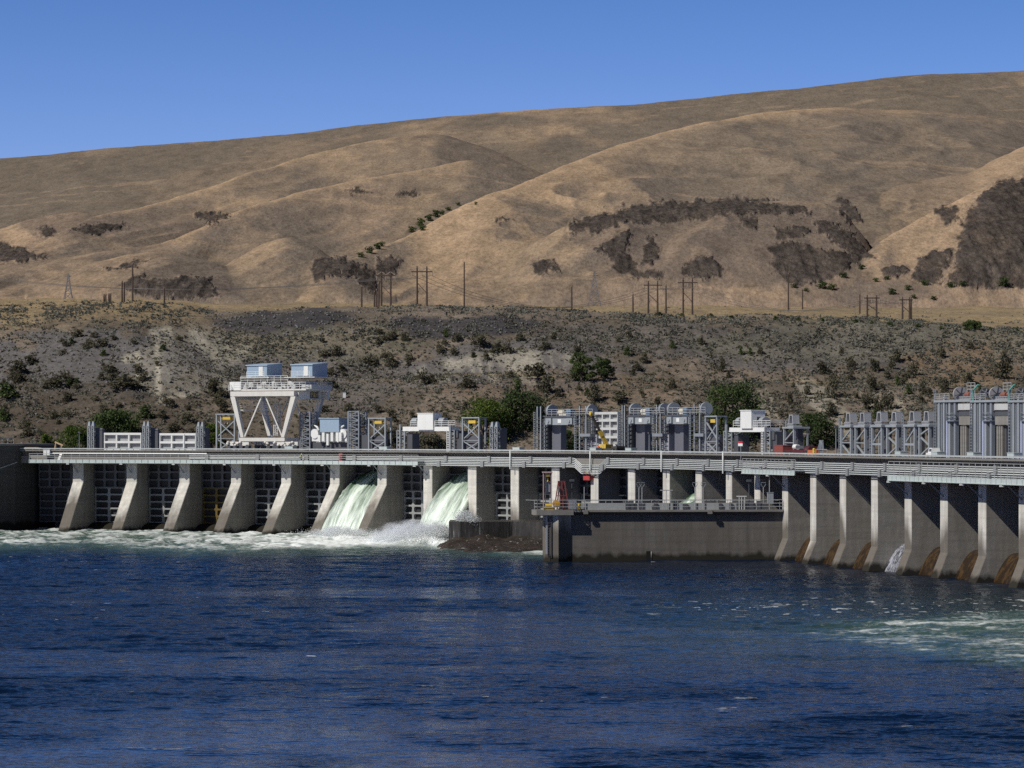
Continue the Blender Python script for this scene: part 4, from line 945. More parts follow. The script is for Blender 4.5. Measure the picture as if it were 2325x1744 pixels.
portal(1405, 1427, 1482, 1509, 946, 963, 'drum hoist portal right of the tall pale raised gate')
portal(1509, 1514, 1565, 1601, 945, 963, 'drum hoist portal beside the frame with the yellow hoist', False)
# ---------------------------------------------------------------- motor frames, big hoists at the right end
def motor_frame(x0, x1, yt, label, group='motor topped gate frames', mast=False, u=4.6, diag=0):
    f = U(x0, u); r = thing('gate_operator', label, 'gate operator', f.loc, f.rz, group); w_ = f.X(x1); h = f.Z(yt)
    for x in (.3, w_ - .3):
        for y in (0, 2.2): MB().bar((x, y, 0), (x, y, h - .3), .36 if y == 0 else .24).build('post', steel_l, r)
    mb = MB(); mb.box(0, w_, -.3, 2.5, h - .298, h); mb.build('top_beam', steel_l, r)
    mb = MB()
    if diag == 0: mb.bar((.5, .1, h * .55), (w_ - .5, .1, h * .9), .2); mb.bar((.5, .1, h * .38), (w_ - .5, .1, h * .05), .2); mb.bar((.3, 0, h * .46), (w_ - .3, 0, h * .46), .14)
    elif diag == 1: mb.bar((.5, .1, h * .5), (w_ - .5, .1, h * .9), .2); mb.bar((.3, 0, h * .42), (w_ - .3, 0, h * .42), .3)
    else: mb.bar((.5, .1, h * .72), (w_ - .5, .1, h * .9), .2); mb.bar((.5, .1, h * .62), (w_ - .5, .1, h * .38), .2); mb.bar((.5, .1, h * .12), (w_ - .5, .1, h * .36), .2)
    mb.build('brace', steel_l, r)
    MB().box(w_ * .3, w_ * .7, 1.0, 1.9, 0, h - .3).build('gate_stem', steel_d, r)
    m = w_ / 2; mb = MB(); mb.box(m - 1.3, m + 1.3, .1, 1.6, h + .003, h + .2)
    for i in range(6): mb.box(m - 1.2 + i * .42, m - 1.0 + i * .42, .0, .5, h + .2, h + .42)
    mb.box(m - 1.3, m + 1.3, .1, 1.6, h + .42, h + .52); mt = mb.build('motor_base', galv, r)
    a, b, zz0, zz1 = .85, .6, h + .52, h + 1.75
    mb = MB()
    for sx in (-1, 1):
        mb.hexa([(m + sx * a - .16, .2, zz0), (m + sx * a + .16, .2, zz0), (m + sx * a + .16, 1.3, zz0), (m + sx * a - .16, 1.3, zz0), (m + sx * b - .16, .2, zz1), (m + sx * b + .16, .2, zz1), (m + sx * b + .16, 1.3, zz1), (m + sx * b - .16, 1.3, zz1)])
    mb.box(m - b - .16, m + b + .16, .2, 1.3, zz1 + .001, zz1 + .15); mb.cyl((m, .75, (zz0 + zz1) / 2 - .05), (0, 0, 1), .22, zz1 - zz0 - .1, 10); mb.build('motor_hood', galv, r)
    if mast: ladder(MB(), -.9, 0, 0, h + 1.3, .55, .12).build('ladder', steel, r)
for i, (a, b, mast, dg) in enumerate(((1910, 1935, True, 0), (1942, 1967, False, 0), (1980, 2005, True, 1), (2014, 2039, False, 2), (2054, 2080, True, 1), (2087, 2113, False, 2))):
    motor_frame(a, b, 966 - (i > 3) - (i > 1) * .8, f'grey motor topped gate operator, {ORD[i]} from the left of the row of six', mast=mast, diag=dg)
motor_frame(1780, 1805, 969, 'lone grey motor topped gate operator beside the red container', 'lone gate operator', diag=0)
def big_hoist(x0, x1, label, first=False):
    u = 4.6; f = U(x0, u); r = thing('big_hoist', label, 'big hoist', f.loc, f.rz, 'tall drum hoists at the right end'); Zy = f.Z; W = f.X(x1); h = Zy(914)
    P = lambda o, y=0.0: f.X2(x0 + o, y)
    for i, o in enumerate((3, 8, 13, 19, 24, 29)):
        MB().bar((P(o), 0, 0), (P(o), 0, h + (.9 if i == 3 else 0)), .46 if i in (1, 3) else .24).build('guide_post', steel_l if i in (1, 3) else steel, r)
    lattice(MB(), P(6, 1.0), 1.0, P(30) - P(6), 1.2, 0, h - .1, 9, .2, .12).build('lattice', steel_d, r)
    ladder(MB(), P(-3), -.2, 0, h + 1.8, .6, .1).build('ladder', steel, r)
    MB().box(-.3, W - .2, -.35, 1.8, h, h + .3).build('deck_plate', steel_l, r)
    MB().box(P(34), P(50), .0, .5, Zy(934), Zy(919)).build('side_panel', steel_d, r)
    MB().box(P(50), P(81), -.1, 1.1, Zy(932), Zy(917)).build('upper_girder', paint('girder_pale', (.50, .51, .50), .7, 0, .35), r)
    MB().box(P(48), P(82), .1, 1.0, Zy(945), Zy(933)).build('dark_beam', steel_d, r)  # dark steel box between the upper and lower girder
    MB().box(P(52), P(82), -.1, 1.1, Zy(965), Zy(946)).build('lower_girder', con_d, r)
    for o in (31, 43): MB().bar((P(o), .1, 0), (P(o), .1, h - .02), .55).build('column', steel_l if o == 31 else steel, r)
    MB().box(P(33), P(41), .3, .9, 0, Zy(952)).build('hydraulic_rod', steel_d, r)
    MB().bar((P(28), -.2, 0), (P(28), -.2, Zy(955)), .34).build('guide_pipe', paint('pipe_blue', (.42, .46, .62), .4), r)
    mb = MB(); mb.box(P(29), P(46), -.5, .3, Zy(957), Zy(955)); rails(mb, [(P(29), -.45, Zy(955)), (P(46), -.45, Zy(955))], 1.0, .07, 2); mb.build('side_platform', steel, r)
    for i in range(3): MB().box(P(52 + i * 5), P(55.6 + i * 5), .1, 1.0, 0, Zy(966) - .02).build('concrete_leg', con_d, r)
    MB().box(P(67), P(70), .4, 1.4, 0, Zy(966) - .02).build('dark_leg', steel_d, r)
    zc = zat(896, f.D) - ZD
    d = MB().cyl((P(53, .4), .4, zc), (1, -.12, 0), 1.02 * 16 / 16.5, .45, 32).build('drum_wheel', paint('drum_grey', (.33, .32, .33), .6, 0, .35), r)
    mb = MB(); cc = Vector((P(53, .4) + .25, .37, zc))
    for a in (.3, 1.35, 2.4): e = Vector((0, math.cos(a), math.sin(a))) * .95; mb.bar(cc - e, cc + e, .09)
    mb.build('spoke', steel_d, d)
    w2 = MB().cyl((P(110, .4), .4, zc + .05), (1, -.12, 0), .68, .6, 24).build('wire_drum', steel_d, r)
    mb = MB(); cc = Vector((P(110, .4) + .33, .36, zc + .05))
    for k in range(5): a = k * 2 * math.pi / 5; mb.bar(cc, cc + Vector((0, math.cos(a), math.sin(a))) * .6, .13)
    mb.build('spoke', galv, w2)
    mb = MB(); mb.box(P(54), P(82), -.2, .9, h + .32, h + .45); mb.box(P(54), P(82), -.2, .9, Zy(904), Zy(902))
    for k in range(6): mb.bar((P(56 + k * 5), -.1, h + .45), (P(56 + k * 5), -.1, Zy(904)), .1)
    mb.build('machine_bed', galv, r)
    mb = MB(); mb.cyl((P(67), .3, Zy(898)), (1, 0, 0), .32, P(72) - P(62), 12); mb.ball((P(76), .3, Zy(898)), .3, 8, 6); mb.build('gear_motor', paint('rust_red', (.26, .09, .06), .6), r)
    mb = MB(); rails(mb, [(P(0), -.3, h + .3), (P(33), -.3, h + .3)], Zy(895) - h - .3, .08); mb.build('railing', railm, r)
    mb = MB(); rails(mb, [(P(66), .2, Zy(893)), (P(84), .2, Zy(893))], Zy(872) - Zy(893), .08, 3, .9); mb.bar((P(66), .2, h + .3), (P(66), .2, Zy(872)), .09); mb.bar((P(84), .2, h + .3), (P(84), .2, Zy(872)), .09); mb.build('upper_railing', railm, r)
    MB().tube([(P(88), -.3, Zy(914)), (P(88), -.3, Zy(890)), (P(92), -.3, Zy(884)), (P(99), -.3, Zy(877))], .11, 6).build('vent_hose', paint('teal_hose', (.12, .45, .38), .5), r)
big_hoist(2127, 2209, 'tall drum hoist standing right of the six motor topped frames', True)
big_hoist(2209, 2296, 'tall drum hoist second from the right edge of the photo')
big_hoist(2296, 2390, 'tall drum hoist cut off by the right edge of the photo')
# ---------------------------------------------------------------- things on the deck
def at_deck(px, u): s = at(px, u); return lw(s, u, ZD), -theta(s), lw(s, u, 0).y
skin = paint('skin', (.42, .25, .17), .6, 0, .05)
def person(label, loc, rz, pose, top, legs, hat, parts=()):
    """one continuous figure grown from a skeleton; clothing and helmet are its children"""
    J = {'pelvis': (0, 0, .95), 'waist': (0, 0, 1.1), 'chest': (0, .02, 1.36), 'neck': (0, .01, 1.52), 'head': (0, -.02, 1.66), 'crown': (0, -.01, 1.75),
         'sl': (-.19, .01, 1.43), 'el': (-.26, -.02, 1.15), 'hl': (-.26, -.18, .95), 'sr': (.19, .01, 1.43), 'er': (.26, -.02, 1.15), 'hr': (.26, -.18, .95),
         'tl': (-.1, 0, .9), 'kl': (-.11, -.04, .5), 'al': (-.11, .02, .09), 'fl': (-.12, -.15, .04), 'tr': (.1, 0, .9), 'kr': (.11, -.04, .5), 'ar': (.11, .02, .09), 'fr': (.12, -.15, .04)}
    J.update(pose)
    RR = {'pelvis': .14, 'waist': .14, 'chest': .16, 'neck': .055, 'head': .1, 'crown': .075, 'sl': .075, 'el': .05, 'hl': .04, 'sr': .075, 'er': .05, 'hr': .04, 'tl': .09, 'kl': .065, 'al': .05, 'fl': .045, 'tr': .09, 'kr': .065, 'ar': .05, 'fr': .045}
    E_ = [('pelvis', 'waist'), ('waist', 'chest'), ('chest', 'neck'), ('neck', 'head'), ('head', 'crown'), ('chest', 'sl'), ('sl', 'el'), ('el', 'hl'), ('chest', 'sr'), ('sr', 'er'), ('er', 'hr'), ('pelvis', 'tl'), ('tl', 'kl'), ('kl', 'al'), ('al', 'fl'), ('pelvis', 'tr'), ('tr', 'kr'), ('kr', 'ar'), ('ar', 'fr')]
    def grow(keys, scale, name, mat, parent=None):
        ks = [k for k in J if k in keys]; me = bpy.data.meshes.new(name)
        me.from_pydata([J[k] for k in ks], [(ks.index(a), ks.index(b)) for a, b in E_ if a in ks and b in ks], [])
        o = bpy.data.objects.new(name, me); COL.objects.link(o); me.materials.append(mat)
        o.modifiers.new('Skin', 'SKIN'); o.modifiers.new('Subdivision', 'SUBSURF').render_levels = 1
        for v, k in zip(me.skin_vertices[0].data, ks): v.radius = (RR[k] * scale,) * 2; v.use_root = (k == ks[0])
        if parent: o.parent = parent
        return o
    body = grow(set(J), 1, 'person', skin); body.location = loc; body.rotation_euler = (0, 0, rz); tag(body, label, 'person')
    grow({'pelvis', 'waist', 'chest', 'sl', 'el', 'sr', 'er'}, 1.16, 'jacket', top, body)
    grow({'pelvis', 'tl', 'kl', 'al', 'tr', 'kr', 'ar'}, 1.18, 'trousers', legs, body)
    h = Vector(J['head']); c = Vector(J['crown'])
    mb = MB(); n = (c - h).normalized(); mb.ball(c - n * .02, (.125, .14, .1), 10, 6); mb.cyl(c - n * .05 + Vector((0, -.03, 0)), n, .155, .025, 12); mb.build('helmet', hat, body)
    return body
lime = paint('lime_vest', (.45, .72, .02), .7, 0, 0); orange = paint('orange_vest', (.80, .16, .03), .7, 0, 0); navy = paint('navy_cloth', (.02, .025, .045), .8, 0, 0)
hatw = paint('helmet_white', (.8, .8, .76), .3, 0, 0); haty = paint('helmet_lime', (.6, .75, .05), .3, 0, 0)
kneel = {'pelvis': (0, .1, .55), 'waist': (0, .02, .72), 'chest': (0, -.12, .95), 'neck': (0, -.2, 1.1), 'head': (0, -.28, 1.2), 'crown': (0, -.32, 1.28), 'sl': (-.19, -.13, .99), 'el': (-.25, -.3, .75), 'hl': (-.2, -.5, .62), 'sr': (.19, -.13, .99), 'er': (.25, -.3, .75), 'hr': (.2, -.5, .62), 'tl': (-.1, .08, .5), 'kl': (-.13, -.35, .45), 'al': (-.13, -.2, .09), 'fl': (-.13, -.36, .04), 'tr': (.1, .08, .5), 'kr': (.12, -.22, .08), 'ar': (.12, .22, .08), 'fr': (.12, .36, .05)}
s_ = at(683, -1.4); person('crouching worker in a lime vest on the long service walkway', lw(s_, -1.4, 14.4), -theta(s_) + 1.2, kneel, lime, navy, haty)
p_, rz_, d_ = at_deck(1358, 1.4); person('worker in an orange jacket standing beside the yellow crane boom', (p_.x, p_.y, ZD), rz_, {}, orange, navy, hatw)
# yellow boom truck crane on the roadway, boom reaching up and back over the river side
p_, rz_, d_ = at_deck(1372, 4.2)
tr = thing('truck_crane', 'yellow truck crane with raised telescopic boom on the dam deck', 'truck crane', p_, rz_)
dkb = paint('boom_dark', (.06, .055, .045), .5, 0, .1)
MB().box(-1.2, 5.6, -1.2, 1.2, .55, 1.0).build('chassis', dkb, tr)
mb = MB().prof([(-1.15, .5), (1.15, .5), (1.15, 1.25), (.9, 1.4), (-1.15, 1.4)], 3.9, 5.6); mb.build('cab', dkb, tr)
for x in (-.5, 1.0, 4.6):
    for y in (-1.25, 1.25):
        w_ = MB().cyl((x, y, .5), (0, 1, 0), .5, .35, 18).build('wheel', paint('tyre', (.02, .02, .02), .8, 0, 0), tr); MB().cyl((x, y + (.19 if y > 0 else -.19), .5), (0, 1, 0), .26, .04, 12).build('rim', galv, w_)
mb = MB(); mb.box(-.2, 1.6, -.8, .8, 1.0, 1.7); mb.cyl((.7, 0, .98), (0, 0, 1), .7, .3, 14); mb.build('turret', yellow, tr)
tipp = Vector(at_deck(1341, 1.2)[0]); tipp.z = zat(939, tipp.y); M_ = Matrix.Translation(p_) @ Matrix.Rotation(rz_, 4, 'Z'); tl = M_.inverted() @ tipp
b0 = Vector((.9, 0, 1.6)); q1 = b0.lerp(tl, .42)
bm_ = MB(); bm_.bar(b0, q1, .46, .56); bm_.bar(b0.lerp(tl, .30) + Vector((0, 0, -.1)), b0.lerp(tl, .44), .58, .68); bo = bm_.build('boom_base', yellow, tr)
MB().bar(q1, b0.lerp(tl, .93), .34, .42).build('boom_extension', dkb, tr)
mb = MB(); mb.bar(b0.lerp(tl, .92), tl, .38, .46); mb.cyl(tl, (0, 1, 0), .35, .3, 12); mb.build('boom_head', yellow, tr)
MB().tube([b0 + Vector((-.6, 0, -.3)), b0.lerp(tl, .33) + Vector((-.25, 0, -.35))], .12, 8).build('lift_cylinder', galv, tr)
for x in (-1.0, 3.2):
    MB().bar((x, -1.7, .3), (x, 1.7, .3), .18).build('outrigger', yellow, tr)
# personnel basket on the crane cable
zb = zat(1090, tipp.y); bk = thing('work_basket', 'red steel work basket hanging in front of the dam from a crane cable', 'work basket', (tipp.x, tipp.y - 1.4, zb), rz_)
bk.location = (xat(1338, tipp.y - 2.2), tipp.y - 2.2, zb); W2 = 1.0
MB().box(-W2, W2, -.6, .6, 0, .08).build('floor', red, bk)
mb = MB(); mb.box(-W2, W2, -.62, -.58, .09, .75); mb.box(-W2, W2, .58, .62, .09, .75); mb.box(-W2 - .02, -W2 + .02, -.57, .57, .09, .75); mb.box(W2 - .02, W2 + .02, -.57, .57, .09, .75); mb.build('side_panel', red, bk)
mb = MB(); rails(mb, [(-W2, -.6, .75), (W2, -.6, .75), (W2, .6, .75), (-W2, .6, .75), (-W2, -.6, .75)], .5, .05, 1, 1.0); mb.build('guard_rail', red, bk)
MB().bar((W2, .0, .75), (W2 + .9, .2, .95), .08).build('tag_arm', steel_d, bk)
th_ = M_ @ tl
mb = MB(); off = Vector(bk.location)
mb.tube([Vector((0, 0, 2.9)), Vector(((th_.x - off.x) * math.cos(-rz_) - (th_.y - off.y) * math.sin(-rz_), (th_.x - off.x) * math.sin(-rz_) + (th_.y - off.y) * math.cos(-rz_), th_.z - zb))], .045, 5); mb.build('cable', dkb, bk)
mb = MB()
for x in (-W2, W2):
    for y in (-.6, .6): mb.bar((x, y, 1.25), (0, 0, 2.95), .045)
mb.build('sling', paint('sling_red', (.25, .05, .03), .6), bk)
bl = Vector(bk.location)
person('worker with lime helmet standing in the hanging red basket', bl + Vector((-.35, 0, .08)), rz_ + 2.8, {}, lime, navy, haty)
person('worker in dark jacket with white helmet in the hanging red basket', bl + Vector((.45, .1, .08)), rz_ + .4, {}, paint('grey_cloth', (.12, .13, .14), .8), navy, hatw)
# red fire cabinet, white cabinet, boards, sawhorse
s_ = at(775, -1.2); r = thing('fire_cabinet', 'small red fire hose cabinet on the long service walkway', 'cabinet', lw(s_, -1.2, 14.4), -theta(s_))
MB().box(-.4, .4, -.3, .3, .05, 1.35).build('body', red, r); MB().prof([(-.34, 1.36), (.34, 1.36), (.0, 1.5)], -.45, .45).build('lid', red, r); MB().box(-.3, .3, -.33, -.303, .2, 1.2).build('door', paint('red_dark', (.3, .02, .02), .4), r)
s_ = at(106, -1.2); r = thing('white_cabinet', 'white electrical cabinet at the left end of the service walkway', 'cabinet', lw(s_, -1.0, 15.3), -theta(s_))
MB().box(-.7, .7, -.3, .4, 0, 1.05).build('body', white, r); MB().box(-.75, .75, -.35, .45, 1.06, 1.12).build('lid', white, r); MB().box(-.02, .02, -.33, -.303, .1, .95).build('door_seam', steel_d, r)
MB().bar((0, 0, -.9), (0, 0, 0), .3).build('stand', steel_d, r)
s_ = at(135, -2.0); r = thing('leaning_panel', 'narrow white panel leaning on the walkway railing at the left', 'panel', lw(s_, -1.9, 14.4), -theta(s_)); MB().add([(-.35, -.3, 0), (.2, -.3, 0), (.55, .1, 1.25), (0, .1, 1.25), (-.35, -.24, 0), (.2, -.24, 0), (.55, .16, 1.25), (0, .16, 1.25)], [(0, 1, 2, 3), (4, 7, 6, 5), (0, 4, 5, 1), (1, 5, 6, 2), (2, 6, 7, 3), (3, 7, 4, 0)]).build('board', white, r)
wood = paint('sawn_wood', (.50, .36, .20), .8, 0, .2)
s_ = at(72, .5); r = thing('timber_stack', 'tan timber boards laid across the left end of the deck', 'timber', lw(s_, -.2, 16.72), -theta(s_))
for i in range(4): b = MB().box(-3.2 + .3 * i, 2.4 - .8 * (i % 2), -.5 + .3 * i, -.24 + .3 * i, .0 + .06 * (i % 2), .09 + .06 * (i % 2)).build('board', wood, r)
s_ = at(149, 5); r = thing('sawhorse', 'tilted tan wooden sawhorse near the left green trees', 'sawhorse', lw(s_, 2.0, ZD), -theta(s_))
MB().bar((-.9, 0, 1.9), (.9, 0, 1.2), .16, .3).build('beam', wood, r)
for x, z in ((-.7, 1.8), (.7, 1.25)):
    for y in (-.4, .4): MB().bar((x, 0, z), (x - .2, y, 0), .12).build('leg', wood, r)
def lamp(px, yt, u, label, zb=16.3, arm=0.0, head=True):
    s = at(px, u); p = lw(s, u, zb); r = thing('lamp_post', label, 'lamp post', p, -theta(s)); h = zat(yt, p.y) - zb
    MB().tube([(0, 0, 0), (0, 0, h)], [.09, .06], 7).build('pole', steel, r)
    if head: MB().box(-.22, .22, -.2, .2, h, h + .28).build('lamp_head', steel_d, r)
lamp(180, 983, .2, 'slim lamp post at the left end of the dam parapet'); lamp(1474, 985, .2, 'slim lamp post between two drum hoist portals'); lamp(1898, 971, .2, 'slim lamp post left of the six motor topped operators', head=True)
lamp(419, 986, .2, 'slim lamp post in front of the right white stored gate', head=False)
# warning sign on a post
s_ = at(1682, -.95); p = lw(s_, -1.0, 14.2); r = thing('warning_sign', 'warning sign with red header on a post by the white hoist car', 'sign', p, -theta(s_)); z1 = zat(1002, p.y) - 14.2; z0 = zat(1013, p.y) - 14.2
MB().bar((0, .06, 0), (0, .06, z1), .1).build('post', galv, r); MB().box(-.95, .95, -.04, .0, z0, z0 + (z1 - z0) * .55).build('panel', white, r); MB().box(-.95, .95, -.04, .0, z0 + (z1 - z0) * .56, z1).build('header_panel', paint('sign_red', (.5, .02, .03), .5, 0, 0), r)
# block, container, red truck, pickup, rack, hydrants
p, rz, D = at_deck(1747, 8); r = thing('concrete_block_house', 'tan concrete block house behind the red container', 'block house', p, rz); f = U(1747, 8); MB().box(0, f.X(1768) + 1, 0, 4, 0, f.Z(989)).build('wall', con_d, r); MB().box(-.15, f.X(1768) + 1.15, -.15, 4.15, f.Z(989) + .003, f.Z(989) + .2).build('roof', con_d, r)
f = U(1758, 3); r = thing('container', 'small red steel container on the deck', 'container', f.loc, f.rz); w_ = f.X(1777); MB().box(0, w_, 0, 2.2, .15, f.Z(1012)).build('body', paint('container_red', (.25, .06, .045), .6, 0, .2), r); MB().box(-.05, w_ + .05, -.05, 2.25, f.Z(1012) + .002, f.Z(1012) + .1).build('lid', paint('container_red2', (.32, .08, .06), .6), r); MB().box(-.5, -.08, .3, 1.9, .15, f.Z(1013)).build('door', white, r)
for x in (.3, w_ - .3): MB().box(x - .2, x + .2, .1, 2.1, 0, .148).build('skid', steel_d, r)
f = U(1792, 4); r = thing('red_truck', 'low red flatbed truck with white tank on the deck', 'truck', f.loc, f.rz); w_ = f.X(1838)
MB().box(0, w_, -1, 1, .65, 1.05).build('bed', paint('truck_red', (.10, .012, .015), .6, 0, .3), r)
mb = MB().prof([(-1, .5), (1, .5), (1, 1.3), (.8, 1.6), (-.8, 1.6), (-1, 1.3)], w_ + .1, w_ + 2.0); mb.build('cab', paint('truck_red', (.4, .02, .03)), r); MB().box(w_ + .5, w_ + 1.6, -1.02, -.99, 1.0, 1.28).build('side_window', steel_d, r)
MB().cyl((w_ * .35, 0, 1.5), (1, 0, 0), .42, 1.4, 16).build('tank', white, r)
MB().box(w_ * .55, w_ * .95, -.8, .8, 1.26, 1.7).build('cargo', steel_d, r)
for x in (.6, w_ * .35, w_ + 1.2):
    for y in (-.95, .95): w2 = MB().cyl((x, y, .45), (0, 1, 0), .45, .3, 16).build('wheel', MATS['tyre'], r); MB().cyl((x, y + (.16 if y > 0 else -.16), .45), (0, 1, 0), .22, .03, 10).build('rim', galv, w2)
f = U(1836, 2); r = thing('barrier', 'low orange road barrier beside the red truck', 'barrier', f.loc, f.rz); w_ = f.X(1856); MB().prof([(-.3, 0), (.3, 0), (.15, 1.1), (-.15, 1.1)], 0, w_).build('body', paint('barrier_orange', (.45, .13, .03), .6), r)
f = U(1848, 1); r = thing('hydrant', 'yellow hydrant standing in front of the orange barrier', 'hydrant', f.loc, f.rz); mb = MB(); mb.cyl((0, 0, .6), (0, 0, 1), .2, 1.2, 10); mb.ball((0, 0, 1.2), (.22, .22, .2), 10, 6); mb.build('body', yellow, r); MB().cyl((0, 0, .85), (1, 0, 0), .1, .7, 8).build('nozzle', yellow, r)
f = U(1857, 3); r = thing('pipe_rack', 'rack of bent grey poles by the orange barrier', 'pipe rack', f.loc, f.rz)
for i in range(5): MB().tube([(.6 * i, 0, 0), (.6 * i, 0, 1.2), (.35 * i + .3, .2, 2.2), (.35 * i + .2, .2, f.Z(1000))], .09, 6).build('pole', steel, r)
mb = MB(); rails(mb, [(-.6, -.2, 0), (4.4, -.2, 0)], 1.2, .07, 2); mb.build('guard_rail', railm, r)
f = U(2113, 3.3); r = thing('pickup', 'white pickup truck parked beside the tall drum hoist', 'pickup', f.loc, f.rz)
mb = MB().prof([(-.9, .4), (.9, .4), (.9, 1.0), (-.9, 1.0)], 0, 5.2); mb.build('body', white, r)
mb = MB().hexa([(.9, -.85, 1.0), (3.1, -.85, 1.0), (3.1, .85, 1.0), (.9, .85, 1.0), (1.5, -.72, 1.75), (2.9, -.72, 1.75), (2.9, .72, 1.75), (1.5, .72, 1.75)]); cb = mb.build('cab', white, r); MB().hexa([(1.3, -.83, 1.08), (2.9, -.83, 1.08), (2.9, -.79, 1.08), (1.3, -.79, 1.08), (1.6, -.765, 1.62), (2.8, -.765, 1.62), (2.8, -.74, 1.62), (1.6, -.74, 1.62)]).build('side_window', steel_d, cb)
r.scale = (.62, .8, .92)
for x in (.95, 4.2):
    for y in (-.82, .82): w2 = MB().cyl((x, y, .36), (0, 1, 0), .36, .24, 16).build('wheel', MATS['tyre'], r); MB().cyl((x, y + (.13 if y > 0 else -.13), .36), (0, 1, 0), .19, .03, 10).build('rim', galv, w2)
# parapet junction caps along the rail of the dam
for i, px in enumerate((660, 875, 1178, 1353, 1434, 2048, 2131, 2213, 2305)):
    s = at(px, -.3); p = lw(s, -.35, 16.725); r = thing('parapet_box', f'pale grey box on the parapet rail, {ORD[i]} from the left', 'parapet box', p, -theta(s), 'boxes on the parapet rail')
    MB().box(-1.0, 1.0, -.62, .6, 0, .4).build('body', deckgreen, r); MB().box(-1.05, 1.05, -.66, .64, .402, .47).build('lid', deckgreen, r)
# ---------------------------------------------------------------- training wall with its walkway
Rw = C(18.02, .3); DW = 487.5
tw = thing('training_wall', 'long grey concrete training wall in the river with a railed walkway on top', 'training wall', (xat(1296, DW), DW, 0))
E0 = Vector((Rw.x - tw.location.x, Rw.y - tw.location.y, 0)); Lw_ = math.hypot(E0.x, E0.y); tw.rotation_euler = (0, 0, math.atan2(E0.y, E0.x))
ZT = 7.9
MB().box(0, Lw_, 0, 2.2, -2, ZT - .3).build('wall', con_wall, tw)
MB().prof([(-.72, ZT - .3), (2.4, ZT - .3), (2.4, ZT), (-.72, ZT)], -.6, Lw_ - .3).build('walkway_slab', con_d, tw)
MB().prof([(-.0, ZT - .302), (-.68, ZT - .302), (-.0, ZT - .75)], -.6, Lw_ - .3).build('slab_haunch', con_wall, tw)
kx = lambda px: (px - 1296) / F * DW / math.cos(tw.rotation_euler[2])
for px in (1329, 1612): MB().box(kx(px) - .35, kx(px) + .35, -1.0, -.73, ZT - .62, ZT - .02).build('cable_box', con_d, tw)
mb = MB(); x = kx(1473); mb.box(x - .35, x + .35, -.02, .5, .05, 1.55); mb.build('drain_opening', paint('void_black', (.004, .004, .004), 1, 0, 0, 1, False), tw)
MB().box(x + .352, x + .5, -.06, .3, .05, 1.5).build('opening_jamb', con, tw)
pierp = [(-4.1, .4), (-4.0, .1), (-3.0, -.85), (-2.0, -1.15), (0.02, .0), (.02, 3.0), (-4.1, 3.0)]
MB().prism(pierp, -2, ZT - .75).build('end_pier', con, tw)
MB().prism([(-5.8, -1.2), (-5.4, -1.5), (.3, -1.5), (.3, -.73), (-.62, -.73), (-.62, 3.2), (-5.8, 3.2)], ZT - .748, ZT + .02).build('end_platform', con_d, tw)
mb = MB(); ladder(mb, -3.62, -.95, .6, ZT - .8, .55, .1); lo = mb.build('ladder', steel_d, tw); 
MB().box(-3.9, -3.66, -.75, -.4, 1.2, ZT - .8).build('fender', galv, tw)
mb = MB(); rails(mb, [(-5.7, -1.15, ZT), (-5.3, -1.42, ZT), (.2, -1.42, ZT), (.2, -.66, ZT), (Lw_ - .4, -.66, ZT)], 1.55, .075, 3, 2.0); mb.build('railing', railm, tw)
mb = MB(); rails(mb, [(.2, 2.2, ZT), (Lw_ - .4, 2.2, ZT)], 1.4, .06, 3, 2.6); mb.build('back_railing', railm, tw)
MB().box(1.5, Lw_ - 3, 1.2, 1.9, ZT + .003, ZT + .95).build('channel_wall', paint('channel_grey', (.33, .35, .35), .7, 0, .3), tw)
mb = MB()
for i in range(16): x = 3 + random.random() * (Lw_ - 6); mb.box(x, x + random.uniform(.3, .9), .9, 1.18, ZT + .1, ZT + random.uniform(.6, 1.4))
mb.build('valve_gear', steel_d, tw)
MB().tube([(-7.0, -.9, ZT + 1.55), (-5.7, -1.15, ZT + 1.5)], .06, 5).build('boom_stub', railm, tw)
def on_wall(name, label, cat, px, y=-.2, dz=0.0):
    M = Matrix.Translation(tw.location) @ Matrix.Rotation(tw.rotation_euler[2], 4, 'Z'); p = M @ Vector((kx(px), y, ZT + .02 + dz)); return thing(name, label, cat, p, tw.rotation_euler[2])
hz = lambda y: zat(y, DW) - ZT
r = on_wall('small_hoist_frame', 'pale pink steel hoist gallows with yellow chain hoist at the wall end', 'hoist gallows', 1234, .3); r.name = 'hoist_gallows'
pink = paint('pale_pink_steel', (.52, .38, .38), .5, 0, .25)
for x in (0, .35, 1.25): MB().bar((x, .3 * (x == .35), 0), (x, .3 * (x == .35), hz(1074)), .14).build('post', pink, r)
MB().box(-.15, 1.4, -.2, .5, hz(1074), hz(1074) + .18).build('top_beam', pink, r); mb = MB(); mb.box(.4, 1.0, .0, .4, hz(1082), hz(1075)); mb.bar((.7, .2, hz(1092)), (.7, .2, hz(1082)), .06); mb.ball((.7, .2, hz(1093)), .16, 6, 4); mb.build('chain_hoist', yellow, r)
MB().box(.55, 1.1, .3, .7, hz(1118), hz(1108) + 1).build('control_box', steel, r)
r = on_wall('red_gantry', 'red A-shaped steel gantry standing on the end of the training wall', 'gantry', 1258, .2)
redg = paint('rusty_red', (.22, .05, .045), .6, 0, .3); ht = hz(1094); wA = kx(1292) - kx(1258)
for (xa, xb, y) in ((0, wA * .30, 0), (wA, wA * .70, 0), (wA * .25, wA * .38, 1.4), (wA * .75, wA * .62, 1.4), (wA * .36, wA * .52, .2), (wA * .64, wA * .5, .2)): MB().bar((xa, y, 0), (xb, y * .3, ht), .17).build('leg', redg, r)
